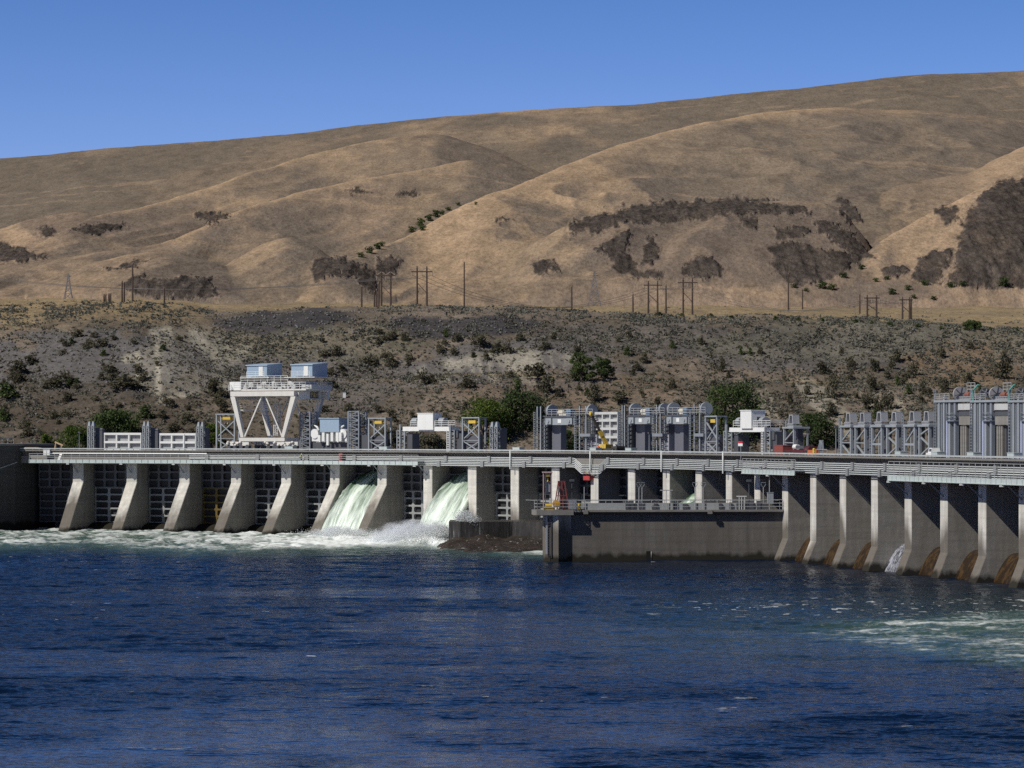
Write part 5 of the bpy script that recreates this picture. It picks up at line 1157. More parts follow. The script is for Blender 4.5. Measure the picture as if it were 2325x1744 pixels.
MB().bar((wA * .26, 0, ht), (wA * .76, .2, ht), .22).build('top_beam', redg, r); mb = MB(); mb.bar((wA * .15, 0, ht * .5), (wA * .85, 0, ht * .5), .1); mb.build('cross_bar', redg, r); MB().box(wA * .28, wA * .4, -.2, .1, ht * .62, ht * .78).build('block', steel_d, r)
r = on_wall('cable_reel', 'round yellow cable reel on the end of the training wall', 'cable reel', 1262, -.7)
MB().cyl((0, -.2, .95), (0, 1, 0), .58, .12, 22).build('front_disc', paint('reel_yellow', (.68, .36, .03), .45), r); MB().cyl((0, .35, .95), (0, 1, 0), .58, .12, 22).build('back_disc', MATS['reel_yellow'], r); MB().cyl((0, .08, .95), (0, 1, 0), .3, .42, 16).build('drum', steel_d, r); MB().box(-.58, .58, -.29, -.265, .93, 1.0).build('strap', steel_d, r); mb = MB(); mb.bar((-.4, .05, 0), (0, .05, .9), .1); mb.bar((.4, .05, 0), (0, .05, .9), .1); mb.build('stand', yellow, r)
r = on_wall('yellow_winch', 'low yellow winch behind the railing at the wall end', 'winch', 1243, -.5)
mb = MB(); mb.box(-.7, .9, -.3, .4, 0, .45); mb.build('base', yellow, r); MB().cyl((.1, 0, .65), (1, 0, 0), .28, .9, 12).build('drum', yellow, r)
r = on_wall('control_cabinet', 'grey control cabinet with yellow bin on the wall platform', 'cabinet', 1300, .1); MB().box(-.6, .6, -.3, .3, .1, 1.6).build('body', steel, r); MB().box(-.65, .65, -.35, .35, 1.602, 1.7).build('lid', steel_d, r); MB().cyl((1.0, 0, .55), (0, 0, 1), .3, 1.0, 12).build('bin', yellow, r)
for i, (px, yt, kind, lb) in enumerate(((1300, 1094, 1, 'pole lamp beside the red gantry on the training wall'), (1328, 1106, 0, 'plain slim pole below the hanging red basket on the training wall'), (1453, 1097, 2, 'left pole of the pair with paddle heads on the training wall'), (1460, 1097, 2, 'right pole of the pair with paddle heads on the training wall'), (1581, 1097, 2, 'paddle headed pole in front of the small green water jet'), (1600, 1097, 2, 'paddle headed pole right of the small green water jet'), (1705, 1095, 1, 'pole lamp near the inner end of the training wall'), (1738, 1097, 2, 'paddle headed pole left of the grey cabinet on the wall'), (1752, 1084, 0, 'tall plain pole behind the grey cabinet on the wall'))):
    r = on_wall('pole_lamp' if kind == 1 else ('paddle_pole' if kind == 2 else 'slim_pole'), lb, 'pole', px, 1.0); h = hz(yt)
    MB().tube([(0, 0, 0), (0, 0, h - (.75 if kind == 2 else 0))], .07, 6).build('pole', galv if kind != 1 else steel_d, r)
    if kind == 1: MB().box(-.35, .35, -.25, .25, h, h + .35).build('lamp_head', steel_d, r)
    if kind == 2:
        mb = MB(); mb.tube([(-.0, 0, h - .8), (-.36, 0, h - .3), (-.36, 0, h), (.36, 0, h), (.36, 0, h - .3), (0, 0, h - .8)], .05, 5); mb.build('paddle_head', steel, r)
for a, b, yt in ((1505, 1525, 1114), (1680, 1694, 1128)):
    r = on_wall('pipe_stand', 'grey pipe frame in front of a pale pier on the wall' if a < 1600 else 'low white table-like frame near the wall middle', 'stand', a, .6); w_ = kx(b) - kx(a); h = hz(yt); m_ = railm if a < 1600 else white
    for x in (.1, w_ * .5, w_): MB().bar((x, 0, 0), (x, 0, h), .08).build('post', m_, r)
    MB().bar((-.3, 0, h), (w_ + .3, 0, h), .14).build('top_beam', m_, r)
r = on_wall('grey_cabinet', 'grey electrical cabinet standing at the inner end of the wall', 'cabinet', 1752, .2); MB().box(-.45, .45, -.3, .3, .9, hz(1120)).build('body', steel_l, r); MB().box(-.5, .5, -.35, .35, hz(1120) + .002, hz(1120) + .08).build('lid', steel_l, r); mb = MB(); mb.bar((-.4, 0, 0), (-.4, 0, .9), .08); mb.bar((.4, 0, 0), (.4, 0, .9), .08); mb.build('stand', steel_d, r)
# ---------------------------------------------------------------- low weir block and rock apron below the middle bays
wx = lambda px, D: xat(px, D); DWR = 548.0
wr_ = thing('weir_block', 'low curved concrete weir block with water trickling over its face', 'weir', (wx(1019, DWR), DWR, 0))
rock_m, nt, b = new_mat('wet_concrete'); n_ = noise(nt, wcoords(nt, (1, 1, .25)), 1.2, 6, .7); wet = noise(nt, wcoords(nt, (2.6, 2.6, .08)), 1.6, 5, .75)
c_ = ramp(nt, n_, [(.3, (.010, .009, .007)), (.6, (.05, .044, .036)), (.8, (.10, .09, .07))])
nt.links.new(mixc(nt, ramp(nt, wet, [(.60, 0), (.74, .7)]), c_, (.62, .66, .66)), b.inputs['Base Color']); b.inputs['Roughness'].default_value = .45
MB().prism([(0, 0), (2, -.6), (6, -.2), (11, 1.0), (21, -3.5), (23, 12), (0, 12)], -2, zat(1186, DWR) + .1).build('block', rock_m, wr_)
apx, nt, b = new_mat('brown_rock'); n_ = noise(nt, wcoords(nt), .8, 6, .7); wt = noise(nt, wcoords(nt, (1, .3, 1)), 1.1, 6, .75)
c_ = ramp(nt, n_, [(.3, (.008, .006, .005)), (.55, (.040, .028, .019)), (.8, (.08, .06, .04))]); nt.links.new(mixc(nt, ramp(nt, wt, [(.60, 0), (.68, .7)]), c_, (.55, .58, .57)), b.inputs['Base Color']); b.inputs['Roughness'].default_value = .5; bump(nt, n_, .8, .4, b)
gx = np.linspace(-6, 26, 90); gy = np.linspace(-40, 1.5, 100); GX, GY = np.meshgrid(gx, gy)
prof_ = np.interp(GY, [-40, -33, -20, -8, 0, 2], [-1.8, -.35, .5, 1.3, 2.0, 2.1]); side = sstep(-6, 2.5, GX - GY * -.10)
GZ = (prof_ + 1.8) * side - 1.8 + (fbm(GX / 3, GY / 5, 301, 4) - .5) * 1.5
ap_ = grid_mesh('rock_apron', GX + wx(1019, DWR), GY + DWR, GZ, apx); tag(ap_, 'wet brown rock apron sloping into the river under the weir block', 'rock apron')
# ---------------------------------------------------------------- spill jets
jet_m, nt, b = new_mat('falling_water')
uvn = N(nt, 'UVMap'); uvn.uv_map = 'flow'; mp = N(nt, 'Mapping'); mp.inputs['Scale'].default_value = (8, .7, 1); nt.links.new(uvn.outputs[0], mp.inputs[0])
sn = noise(nt, mp.outputs[0], 1.6, 6, .72, .25)
mp2 = N(nt, 'Mapping'); mp2.inputs['Scale'].default_value = (2.4, .22, 1); nt.links.new(uvn.outputs[0], mp2.inputs[0]); s2 = noise(nt, mp2.outputs[0], 1.5, 3, .5)
sep = N(nt, 'SeparateXYZ'); nt.links.new(uvn.outputs[0], sep.inputs[0])
h_ = mth(nt, 'ADD', mth(nt, 'ADD', mth(nt, 'MULTIPLY', sn, .75), mth(nt, 'MULTIPLY', s2, .75)), mth(nt, 'MULTIPLY', sep.outputs[1], .52))
wf = mth(nt, 'MULTIPLY', ramp(nt, mth(nt, 'MULTIPLY', h_, .8), [(.72, 0), (1.02, 1)]), .95)
gcol = mixc(nt, ramp(nt, s2, [(.4, 0), (.65, 1)]), (.028, .08, .036), (.135, .28, .065))
nt.links.new(mixc(nt, wf, gcol, (.80, .88, .80)), b.inputs['Base Color']); b.inputs['Roughness'].default_value = .45
b.inputs['Subsurface Weight'].default_value = 0.0
bump(nt, sn, .45, .5, b)
def jet(k, label, v=10.3, z0=14.6, x0=PW + .1, x1=BAY - .1, th=.7, ends=1.74, u0=12, open_=6.5):
    n, mcol = 70, 64; T_ = np.linspace(0, ends, n); Xl = np.linspace(x0, x1, mcol); TT, XL = np.meshgrid(T_, Xl, indexing='ij')
    fx = (XL - x0) / (x1 - x0); xs_ = x0 + open_ * (1 - np.clip(TT / (ends * .78), 0, 1)) ** 1.25; XL = xs_ + fx * (x1 - xs_)
    Uu = u0 - v * TT; Zz = z0 - .5 * 9.81 * TT ** 2
    edge = sstep(0, .12, fx) * sstep(0, .06, 1 - fx)
    rough = (fbm(XL * 1.3, TT * 3, 400 + k, 4) - .5) * (.25 + 1.1 * TT) + (fbm(XL * 4.5, TT * 7, 410 + k, 3) - .5) * (.1 + .5 * TT)
    XL2 = XL + (XL - (x0 + x1) / 2) * .05 * TT
    top = np.stack([XL2, Uu - rough * .6 - edge * .5 * (TT / ends), Zz + rough * .5 + .25 * edge], -1); bot = np.stack([XL2, Uu + th * .4, Zz - th], -1)
    v_ = np.concatenate([top.reshape(-1, 3), bot.reshape(-1, 3)]); i = np.arange(n * mcol).reshape(n, mcol); o_ = n * mcol
    q = lambda a: np.stack([a[:-1, :-1], a[:-1, 1:], a[1:, 1:], a[1:, :-1]], -1).reshape(-1, 4)
    f1, f2 = q(i), q(i)[:, ::-1] + o_
    L_ = lambda e: np.stack([e[:-1], e[1:], e[1:] + o_, e[:-1] + o_], -1)
    fs = np.concatenate([f1, f2, L_(i[:, 0]), L_(i[::-1, -1]), L_(i[0, ::-1]), L_(i[-1])])
    ob = raw_mesh('water_jet', v_, fs, jet_m, None, True); uv = ob.data.uv_layers.new(name='flow')
    uvv = np.tile(np.stack([fx, TT / ends], -1).reshape(-1, 2), (2, 1)); li = np.zeros(len(ob.data.loops), np.int32); ob.data.loops.foreach_get('vertex_index', li); uv.data.foreach_set('uv', uvv[li].astype(np.float32).ravel())
    ob.location = lw(k, 0, 0); ob.rotation_euler = (0, 0, -SEG[k]); tag(ob, label, 'water jet', 'water jets through the open bays'); return ob
jet(6, 'wide green and white water jet falling from the seventh bay from the left')
jet(8, 'green and white water jet falling beside the weir block and spray', 9.9, 14.6, ends=1.68)
jet(14, 'small green water jet seen above the training wall railing', 8.4, 11.3, ends=1.5, u0=8.5)
# white spray where the jets land
spray_m, nt, b = new_mat('white_spray'); b.inputs['Base Color'].default_value = (.92, .95, .95, 1); b.inputs['Roughness'].default_value = .9; b.inputs['Specular IOR Level'].default_value = .0; t_ = N(nt, 'BsdfTranslucent'); t_.inputs[0].default_value = (.95, .97, .97, 1); ms_ = N(nt, 'MixShader'); ms_.inputs[0].default_value = .5; nt.links.new(b.outputs[0], ms_.inputs[1]); nt.links.new(t_.outputs[0], ms_.inputs[2]); nt.links.new(ms_.outputs[0], nt.nodes['Material Output'].inputs[0])
rng = np.random.default_rng(11)
def spray(label, blobs, size=(.05, .22)):
    vs = []; 
    for (px, y, D, rx, ry, rz, n) in blobs:
        p = rng.normal(size=(n, 3)) * np.array([rx, ry, rz]); p[:, 2] = np.abs(p[:, 2]) ** 1.0
        p += np.array([xat(px, D), D, zat(y, D)]); vs.append(p)
    p = np.concatenate(vs); p[:, 2] += (fbm(p[:, 0] / 1.2, p[:, 1] / 1.2, 77, 3) - .5) * 1.2
    n = len(p); s = rng.uniform(*size, (n, 1)) ** 1.0 ; T4 = np.array([[1, 1, 1], [-1, -1, 1], [-1, 1, -1], [1, -1, -1]]) * .6
    J = rng.normal(size=(n, 4, 3)) * .35
    v = (p[:, None, :] + (T4[None] + J) * s[:, None, :]).reshape(-1, 3)
    f = (np.arange(n)[:, None, None] * 4 + np.array([[0, 1, 2], [0, 3, 1], [0, 2, 3], [1, 3, 2]])[None]).reshape(-1, 3)
    o = raw_mesh('spray', v, f, spray_m); tag(o, label, 'spray', kind='stuff'); return o
spray('white spray boiling up where the right water jet hits the river', [(965, 1228, 556, 2.2, 3, .9, 9000), (925, 1227, 559, 2.2, 3, .6, 5000), (890, 1226, 562, 3.0, 3, .35, 2500), (1002, 1214, 553, 1.0, 2, .7, 4000), (1057, 1184, 551, .8, 1.0, .8, 5000), (1072, 1188, 550, .5, 1, .5, 3000)], (.02, .09))
spray('white foam thrown up at the foot of the left water jet', [(765, 1214, 588, 3.2, 2, .4, 4000), (800, 1214, 584, 2.4, 2, .4, 3000)], (.02, .08))
mist_m = bpy.data.materials.new('mist'); mist_m.use_nodes = True; nt = mist_m.node_tree; nt.nodes.remove(nt.nodes['Principled BSDF']); pv_ = N(nt, 'VolumePrincipled'); pv_.inputs['Color'].default_value = (.95, .97, 1, 1); pv_.inputs['Anisotropy'].default_value = .2
tc = N(nt, 'TexCoord'); ln = N(nt, 'VectorMath', operation='LENGTH'); nt.links.new(tc.outputs['Object'], ln.inputs[0])
fall = ramp(nt, ln.outputs['Value'], [(.15, 1), (.98, 0)]); nz = ramp(nt, noise(nt, wcoords(nt), .42, 5, .7), [(.44, 0), (.66, 1)])
nt.links.new(mth(nt, 'MULTIPLY', mth(nt, 'MULTIPLY', fall, nz), 4.5), pv_.inputs['Density']); nt.links.new(pv_.outputs[0], nt.nodes['Material Output'].inputs['Volume'])
def mist(px, y, D, r, label):
    o = MB().ball((0, 0, 0), 1.0, 20, 12).build('mist', mist_m); o.location = (xat(px, D), D, zat(y, D)); o.scale = r; tag(o, label, 'mist', kind='stuff')
mist(950, 1222, 558, (9.5, 5, 3.6), 'pale mist drifting over the spray below the dam'); mist(770, 1212, 589, (6, 4, 1.6), 'thin mist at the foot of the left water jet')
# ---------------------------------------------------------------- vegetation
def leaf_mat(name, stops, sc=1.2, tr_=.34):
    m, nt, b = new_mat(name); n_ = noise(nt, wcoords(nt), sc, 3, .7)
    oi = N(nt, 'ObjectInfo'); k = mth(nt, 'ADD', n_, mth(nt, 'MULTIPLY', mth(nt, 'ADD', oi.outputs['Random'], -.5), .22))
    c_ = ramp(nt, k, stops); nt.links.new(c_, b.inputs['Base Color']); b.inputs['Roughness'].default_value = .75; b.inputs['Specular IOR Level'].default_value = .15
    t = N(nt, 'BsdfTranslucent'); nt.links.new(c_, t.inputs[0]); mx = N(nt, 'MixShader'); mx.inputs[0].default_value = tr_
    nt.links.new(b.outputs[0], mx.inputs[1]); nt.links.new(t.outputs[0], mx.inputs[2]); nt.links.new(mx.outputs[0], nt.nodes['Material Output'].inputs[0]); return m
lm_dark = leaf_mat('dark_leaves', [(.3, (.034, .052, .020)), (.5, (.075, .11, .038)), (.7, (.13, .165, .06))])
lm_green = leaf_mat('bright_leaves', [(.3, (.045, .072, .016)), (.5, (.095, .14, .03)), (.7, (.16, .20, .045))])
lm_olive = leaf_mat('olive_leaves', [(.3, (.062, .058, .037)), (.5, (.13, .122, .078)), (.7, (.20, .185, .125))])
lm_grey = leaf_mat('dry_twigs', [(.3, (.05, .045, .036)), (.6, (.10, .09, .07))])
lm_sage = leaf_mat('sage_leaves', [(.3, (.088, .088, .068)), (.5, (.155, .153, .122)), (.7, (.225, .22, .18))], 1.6, .15)
bark = paint('bark', (.09, .07, .055), .9, 0, .3)
rg = np.random.default_rng(5)
def leaf_cloud(cl, n, size, squash=1.0):
    """leaf faces in clumps; cl = list of (centre, radii)"""
    out = []
    for (c, r) in cl:
        d = rg.normal(size=(n, 3)); d /= np.linalg.norm(d, axis=1)[:, None]; d *= (rg.uniform(.25, 1, (n, 1)) ** .5)
        p = np.array(c) + d * np.array(r)
        a = rg.normal(size=(n, 3)); a /= np.linalg.norm(a, axis=1)[:, None]; b_ = np.cross(a, rg.normal(size=(n, 3))); b_ /= np.linalg.norm(b_, axis=1)[:, None]
        s = size * rg.uniform(.5, 1.3, (n, 1)); out.append(np.stack([p - a * s, p + b_ * s * .7, p + a * s, p - b_ * s * .7], 1))
    return np.concatenate(out).reshape(-1, 3)
def quads(v): return np.arange(len(v)).reshape(-1, 4)
def tree(name, px, ytop, ybase, D, wpx, label, mat, lumps, group=None, seed=0, dead=False):
    global rg
    rg = np.random.default_rng(100 + seed); rd = random.Random(seed)
    w_ = wpx * D / F; zt = zat(ytop, D); zb = ground_at(px, D) if D > 870 else 12.6
    zb = min(zb, zat(ybase, D)); h = zt - zb; r = thing(name, label, 'tree', (xat(px, D), D, zb), 0, group)
    mb = MB(); mb.tube([(0, 0, -.5), (.1, 0, h * .2), (-.1, .1, h * .42)], [.06 * w_, .045 * w_, .03 * w_], 8); tr_ = mb.build('trunk', bark, r)
    cl = []; lm = MB()
    for i in range(lumps):
        a = rd.uniform(0, 2 * math.pi); t = rd.random() ** .8; z = h * (.20 + .74 * t); env = math.sin(min(1, .25 + .95 * (1 - abs(2 * (t - .38)) ** 1.8 * .55)) * math.pi / 2)
        rad = w_ * .60 * env * rd.uniform(.3, 1.0) * (1.0 - .32 * t ** 2); s = w_ * rd.uniform(.12, .22); c = (math.cos(a) * rad, math.sin(a) * rad, z); cl.append((c, (s * 1.1, s * 1.1, s * .8)))
        if i % 3 == 0: lm.tube([(0, 0, h * .25), (c[0] * .5, c[1] * .5, h * .25 + (z - h * .25) * .6), c], [.02 * w_, .012 * w_, .005 * w_], 5)
    lm.build('limb', bark, r)
    v = leaf_cloud(cl, int(5200 / lumps) + 30, w_ * .017 + .10); cr_ = raw_mesh('crown', v, quads(v), mat); cr_.parent = r
    if dead:
        v = leaf_cloud([((c[0] * .8 + w_ * .1, c[1] - w_ * .15, c[2]), s) for c, s in cl[::3]], 60, w_ * .012 + .06); d = raw_mesh('dry_branches', v, quads(v), lm_grey); d.parent = r
    return r
tree('leafy_tree', 1098, 901, 1030, 905, 96, 'bright green leafy tree behind the right yellow hoist frame', lm_green, 46, seed=1)
tree('broad_tree', 1188, 890, 1030, 915, 124, 'big dark round tree left of the first drum hoist portal', lm_dark, 60, seed=2, dead=True)
tree('broad_tree', 1662, 874, 1030, 915, 138, 'biggest dark green tree behind the white hoist car', lm_dark, 70, seed=3)
tree('leafy_tree', 1845, 940, 1030, 905, 84, 'dark green tree right of the lone motor topped operator', lm_dark, 44, seed=4)
tree('leafy_tree', 258, 936, 1030, 905, 112, 'dark green tree behind the left white stored gate', lm_dark, 46, seed=5)
tree('leafy_tree', 172, 966, 1030, 880, 74, 'bright yellow-green tree left of the first guide masts', lm_green, 36, seed=6)
tree('small_tree', 110, 986, 1030, 880, 46, 'small green tree near the abutment at the far left', lm_green, 26, seed=7)
tree('leafy_tree', 480, 962, 1030, 890, 54, 'green tree behind the braced frame left of the gantry crane', lm_green, 30, seed=8)
tree('leafy_tree', 1290, 978, 1030, 893, 52, 'dark green tree inside the first drum hoist portal', lm_dark, 30, seed=9)
tree('leafy_tree', 1468, 985, 1030, 893, 44, 'dark green tree inside the second drum hoist portal', lm_dark, 26, seed=10)
tree('leafy_tree', 1555, 965, 1030, 893, 60, 'dark green tree inside the third drum hoist portal', lm_dark, 30, seed=11)
tree('leafy_tree', 878, 975, 1030, 888, 60, 'olive green bushy tree right of the second braced frame', lm_olive, 30, seed=12)
tree('leafy_tree', 978, 985, 1030, 888, 64, 'olive bushy tree under the first white hoist car', lm_olive, 30, seed=13)
for i, (px, yt, y, w_, lb) in enumerate(((1320, 800, 866, 50, 'dark green bushy tree on the left of the slope thicket'), (1368, 812, 862, 42, 'dark green bushy tree on the right of the slope thicket'), (2207, 729, 748, 34, 'round green bush alone on the bench at the right'))):
    d, z = bank_hit(px, y); tree('slope_tree', px, yt, y + 3, d, w_, lb, lm_dark, 30, seed=20 + i)
# shrubs: a few kinds, each copied over the slope
def shrub_proto(i, mat):
    global rg
    rg = np.random.default_rng(200 + i); rd = random.Random(i); cl = []
    for k in range(9):
        a = rd.uniform(0, 6.28); rr = rd.uniform(0, .62) ** .8 * .75; cl.append(((math.cos(a) * rr * .6, math.sin(a) * rr * .6, rd.uniform(.18, .95) * (1 - .45 * rr)), (rd.uniform(.14, .27), rd.uniform(.14, .27), rd.uniform(.14, .3))))
    cl.append(((0, 0, .16), (.42, .42, .2)))
    v = leaf_cloud(cl, 46, .068); o = raw_mesh('shrub', v, quads(v), mat); return o
SP = [shrub_proto(i, lm_olive if i < 5 else lm_dark) for i in range(8)]; used = set()
def shrub(px, y, w_, h_, label, group, hill=False, kind=None, name='shrub'):
    if hill: d, z = hill_hit(px, y)
    else: d, z = bank_hit(px, y)
    k = random.choice((0, 1, 2, 3, 4, 0, 1, 2, 3, 4, 7)) if kind is None else kind
    o = SP[k] if k not in used else SP[k].copy()
    if k in used: COL.objects.link(o)
    used.add(k); o.name = name
    o.location = (xat(px, d), d, z - .15); s = w_ * d / F; o.scale = (s, s, h_ * d / F * .95); o.rotation_euler = (0, 0, random.uniform(0, 6.28)); tag(o, label, 'shrub', group)
HPY = HY - (HILL[2] - H) * F / HILL[1][:, None]
def hill_hit(px, y):
    j = int(np.clip(np.searchsorted(HILL[0], px), 0, len(HILL[0]) - 1)); k = np.where(HPY[:, j] <= y)[0]; i = k[0] if len(k) else -1
    return HILL[1][i], float(HILL[2][i, j])
ZL = {'a': ('dark olive shrub on the lower slope left of the gantry crane', 'shrubs on the lower left slope'), 'b': ('dark olive shrub on the grey talus above the left stored gates', 'shrubs on the left talus'),
      'c': ('olive shrub on the slope right of the gantry crane cabins', 'shrubs on the slope behind the crane'), 'd': ('olive shrub on the slope above the drum hoist portals', 'shrubs above the hoist portals'),
      'e': ('olive shrub on the gullied slope above the motor topped operators', 'shrubs on the right slope'), 'f': ('small dark shrub along the edge of the bench', 'shrubs on the bench edge'), 'g': ('small dark shrub at the foot of the right basalt slopes', 'shrubs at the foot of the basalt')}
big = [('a', 285, 884, 90, 38), ('b', 73, 826, 45, 25), ('b', 176, 764, 40, 22), ('a', 488, 900, 46, 52), ('b', 250, 848, 42, 26), ('b', 312, 848, 34, 28), ('b', 225, 788, 46, 24), ('a', 40, 850, 60, 34), ('a', 20, 905, 70, 36), ('a', 120, 880, 60, 30), ('a', 430, 960, 50, 30), ('a', 330, 950, 60, 30),
       ('d', 1087, 788, 50, 32), ('d', 1134, 800, 40, 28), ('c', 963, 874, 42, 40), ('d', 1058, 882, 52, 30), ('d', 1163, 858, 36, 20), ('d', 1216, 862, 58, 46), ('d', 1239, 892, 46, 50), ('d', 1349, 912, 44, 48), ('d', 1406, 914, 52, 32), ('d', 1175, 906, 34, 52), ('d', 1235, 796, 34, 24), ('d', 1300, 866, 24, 34),
       ('e', 1888, 905, 36, 72), ('e', 2036, 822, 32, 34), ('e', 2275, 860, 50, 54), ('e', 1980, 888, 26, 46), ('e', 2072, 852, 32, 36), ('e', 2200, 872, 44, 34), ('e', 2013, 932, 36, 48), ('e', 2052, 874, 26, 34), ('e', 1885, 946, 30, 40), ('e', 1930, 832, 26, 28), ('e', 1638, 846, 22, 40), ('e', 1795, 920, 24, 40), ('e', 1965, 930, 28, 48), ('e', 1870, 850, 40, 36), ('e', 2024, 838, 24, 30), ('e', 2205, 792, 26, 20)]
for z_, px, y, w_, h_ in big: shrub(px, y, w_, h_, *ZL[z_])
zones = [('a', 0, 520, 860, 1000, 50, 16, 38, .75), ('b', 0, 470, 752, 850, 14, 14, 28, .7), ('c', 720, 900, 760, 985, 30, 16, 36, .8), ('d', 900, 1600, 762, 965, 54, 13, 30, .95), ('e', 1600, 2330, 800, 1000, 62, 13, 27, 1.25)]
for z_, xa, xb, ya, yb, n, wa, wb_, asp in zones:
    for _ in range(n):
        w_ = random.uniform(wa, wb_); qx, qy = random.uniform(xa, xb), random.uniform(ya, yb)
        if 330 < qx < 525 and 770 < qy < 895: qx -= 300 if qx > 420 else 0
        shrub(qx, qy, w_, w_ * asp * random.uniform(.75, 1.2), *ZL[z_])
for px, y, w_ in ((1802, 655, 18), (1830, 662, 14), (1868, 655, 30), (1890, 660, 26), (1915, 632, 22), (1955, 612, 20), (1990, 640, 18), (2015, 636, 16), (2025, 668, 24), (2060, 660, 20), (2075, 678, 16), (2160, 655, 22), (2185, 652, 22), (2280, 652, 34), (2100, 650, 22), (2120, 680, 16)):
    shrub(px, y, w_, w_ * .65, *ZL['g'], hill=True, kind=5)
for px in np.linspace(1500, 2300, 16): shrub(float(px) + random.uniform(-16, 16), float(interp(px, CREST)) + 3, random.uniform(12, 20), random.uniform(8, 12), *ZL['f'], kind=6)
gl = ('dark green bush in the gully left of the big smooth spur', 'bushes in the gully of the far hills')
for px, y, w_, h_ in ((935, 528, 26, 16), (955, 515, 26, 22), (975, 505, 24, 18), (990, 496, 26, 18), (1003, 488, 16, 12), (960, 524, 20, 14), (1018, 480, 20, 10), (1040, 468, 14, 9), (818, 584, 22, 14), (838, 575, 24, 18), (858, 566, 22, 18), (868, 560, 18, 14), (1080, 465, 10, 8)):
    shrub(px, y, w_, h_, *gl, hill=True, kind=5, name='gully_bush')
# sagebrush and rocks that nobody could count
def scatter(name, label, n, dens, mat, size, per, flat, seedn, shape='leaf'):
    global rg
    rg = np.random.default_rng(seedn); j = rg.integers(10, len(bcols) - 10, n * 6); i = rg.integers(2, len(brows) - 8, n * 6)
    px, pyy = bcols[j], BANKPY[i, j]; keep = rg.random(n * 6) < dens(px, pyy, brows[i]); i, j = i[keep][:n], j[keep][:n]; n = len(i)
    d = brows[i] + rg.uniform(-.4, .4, n); x = xat(bcols[j], d) + rg.uniform(-.5, .5, n); z = BANK[2][i, j]; s = rg.uniform(*size, n)
    P0 = np.stack([x, d, z], 1)
    if shape == 'leaf':
        dd = rg.normal(size=(n, per, 3)); dd /= np.linalg.norm(dd, axis=2)[..., None]; dd[..., 2] = np.abs(dd[..., 2]) * flat
        p = P0[:, None] + dd * s[:, None, None] * rg.uniform(.4, 1, (n, per, 1)); a = rg.normal(size=(n, per, 3)); b_ = rg.normal(size=(n, per, 3)); q = (s * .42)[:, None, None]
        v = np.stack([p - a * q * .6, p + b_ * q * .6, p + a * q * .6, p - b_ * q * .6], 2).reshape(-1, 3); o = raw_mesh(name, v, quads(v), mat)
    else:
        c8 = np.array([[-1, -1, -1], [1, -1, -1], [1, 1, -1], [-1, 1, -1], [-1, -1, 1], [1, -1, 1], [1, 1, 1], [-1, 1, 1]]) * .5
        v = (P0[:, None] + (c8[None] + rg.normal(size=(n, 8, 3)) * .16) * s[:, None, None]).reshape(-1, 3)
        f = np.array([(0, 3, 2, 1), (4, 5, 6, 7), (0, 1, 5, 4), (1, 2, 6, 5), (2, 3, 7, 6), (3, 0, 4, 7)]); o = raw_mesh(name, v, (np.arange(n)[:, None, None] * 8 + f[None]).reshape(-1, 4), mat)
    tag(o, label, kind='stuff'); return o
bx = lambda v, a, b, s=1.0: sstep(a - 20 * s, a + 20 * s, v) * sstep(b + 20 * s, b - 20 * s, v)
def d_sage(px, y, d):
    pt = sstep(.42, .6, fbm(px / 40, y / 16, 501, 4))
    k = .14 + .86 * np.maximum.reduce([bx(px, 480, 900) * bx(y, 735, 850), bx(px, 1560, 2400) * bx(y, 722, 800) * 1.0, bx(px, 880, 1560) * bx(y, 705, 800) * .8, bx(px, -100, 480) * bx(y, 690, 740) * .5, bx(px, 1600, 2400) * bx(y, 790, 980) * .55, bx(px, 700, 1600) * bx(y, 850, 1000) * .35, bx(px, -100, 480) * bx(y, 850, 1000) * .4])
    return k * (.15 + .85 * pt) * np.where(d > 1075, .10, 1) * (1 - .85 * bx(px, 150, 500) * bx(y, 770, 880)) * (1 - .7 * bx(px, 980, 1300) * bx(y, 805, 860))
scatter('sagebrush', 'grey green sagebrush covering the slope behind the dam', 38000, d_sage, lm_sage, (.25, .9), 8, .8, 31)
scatter('dry_brush', 'low dark brown brush scattered over the slope', 11500, lambda px, y, d: (.25 + .75 * sstep(.45, .6, fbm(px / 50, y / 22, 503, 4))) * np.where(d > 1075, .12, 1) * sstep(700, 800, y), lm_olive, (.3, .9), 8, .8, 32)
rk = paint('talus_rock', (.15, .143, .14), .9, 0, .4, 1.0, False)
scatter('talus_stones', 'loose grey stones over the talus slope', 3800, lambda px, y, d: (.06 + .9 * np.maximum.reduce([bx(px, -100, 500) * bx(y, 755, 900), bx(px, 500, 1400) * bx(y, 790, 900) * .8, bx(px, 480, 1250) * bx(y, 708, 765), bx(px, 1650, 2200) * bx(y, 760, 830) * .5])) * np.where(d > 1070, 0, 1), rk, (.2, .7), 0, 0, 33, 'rock')
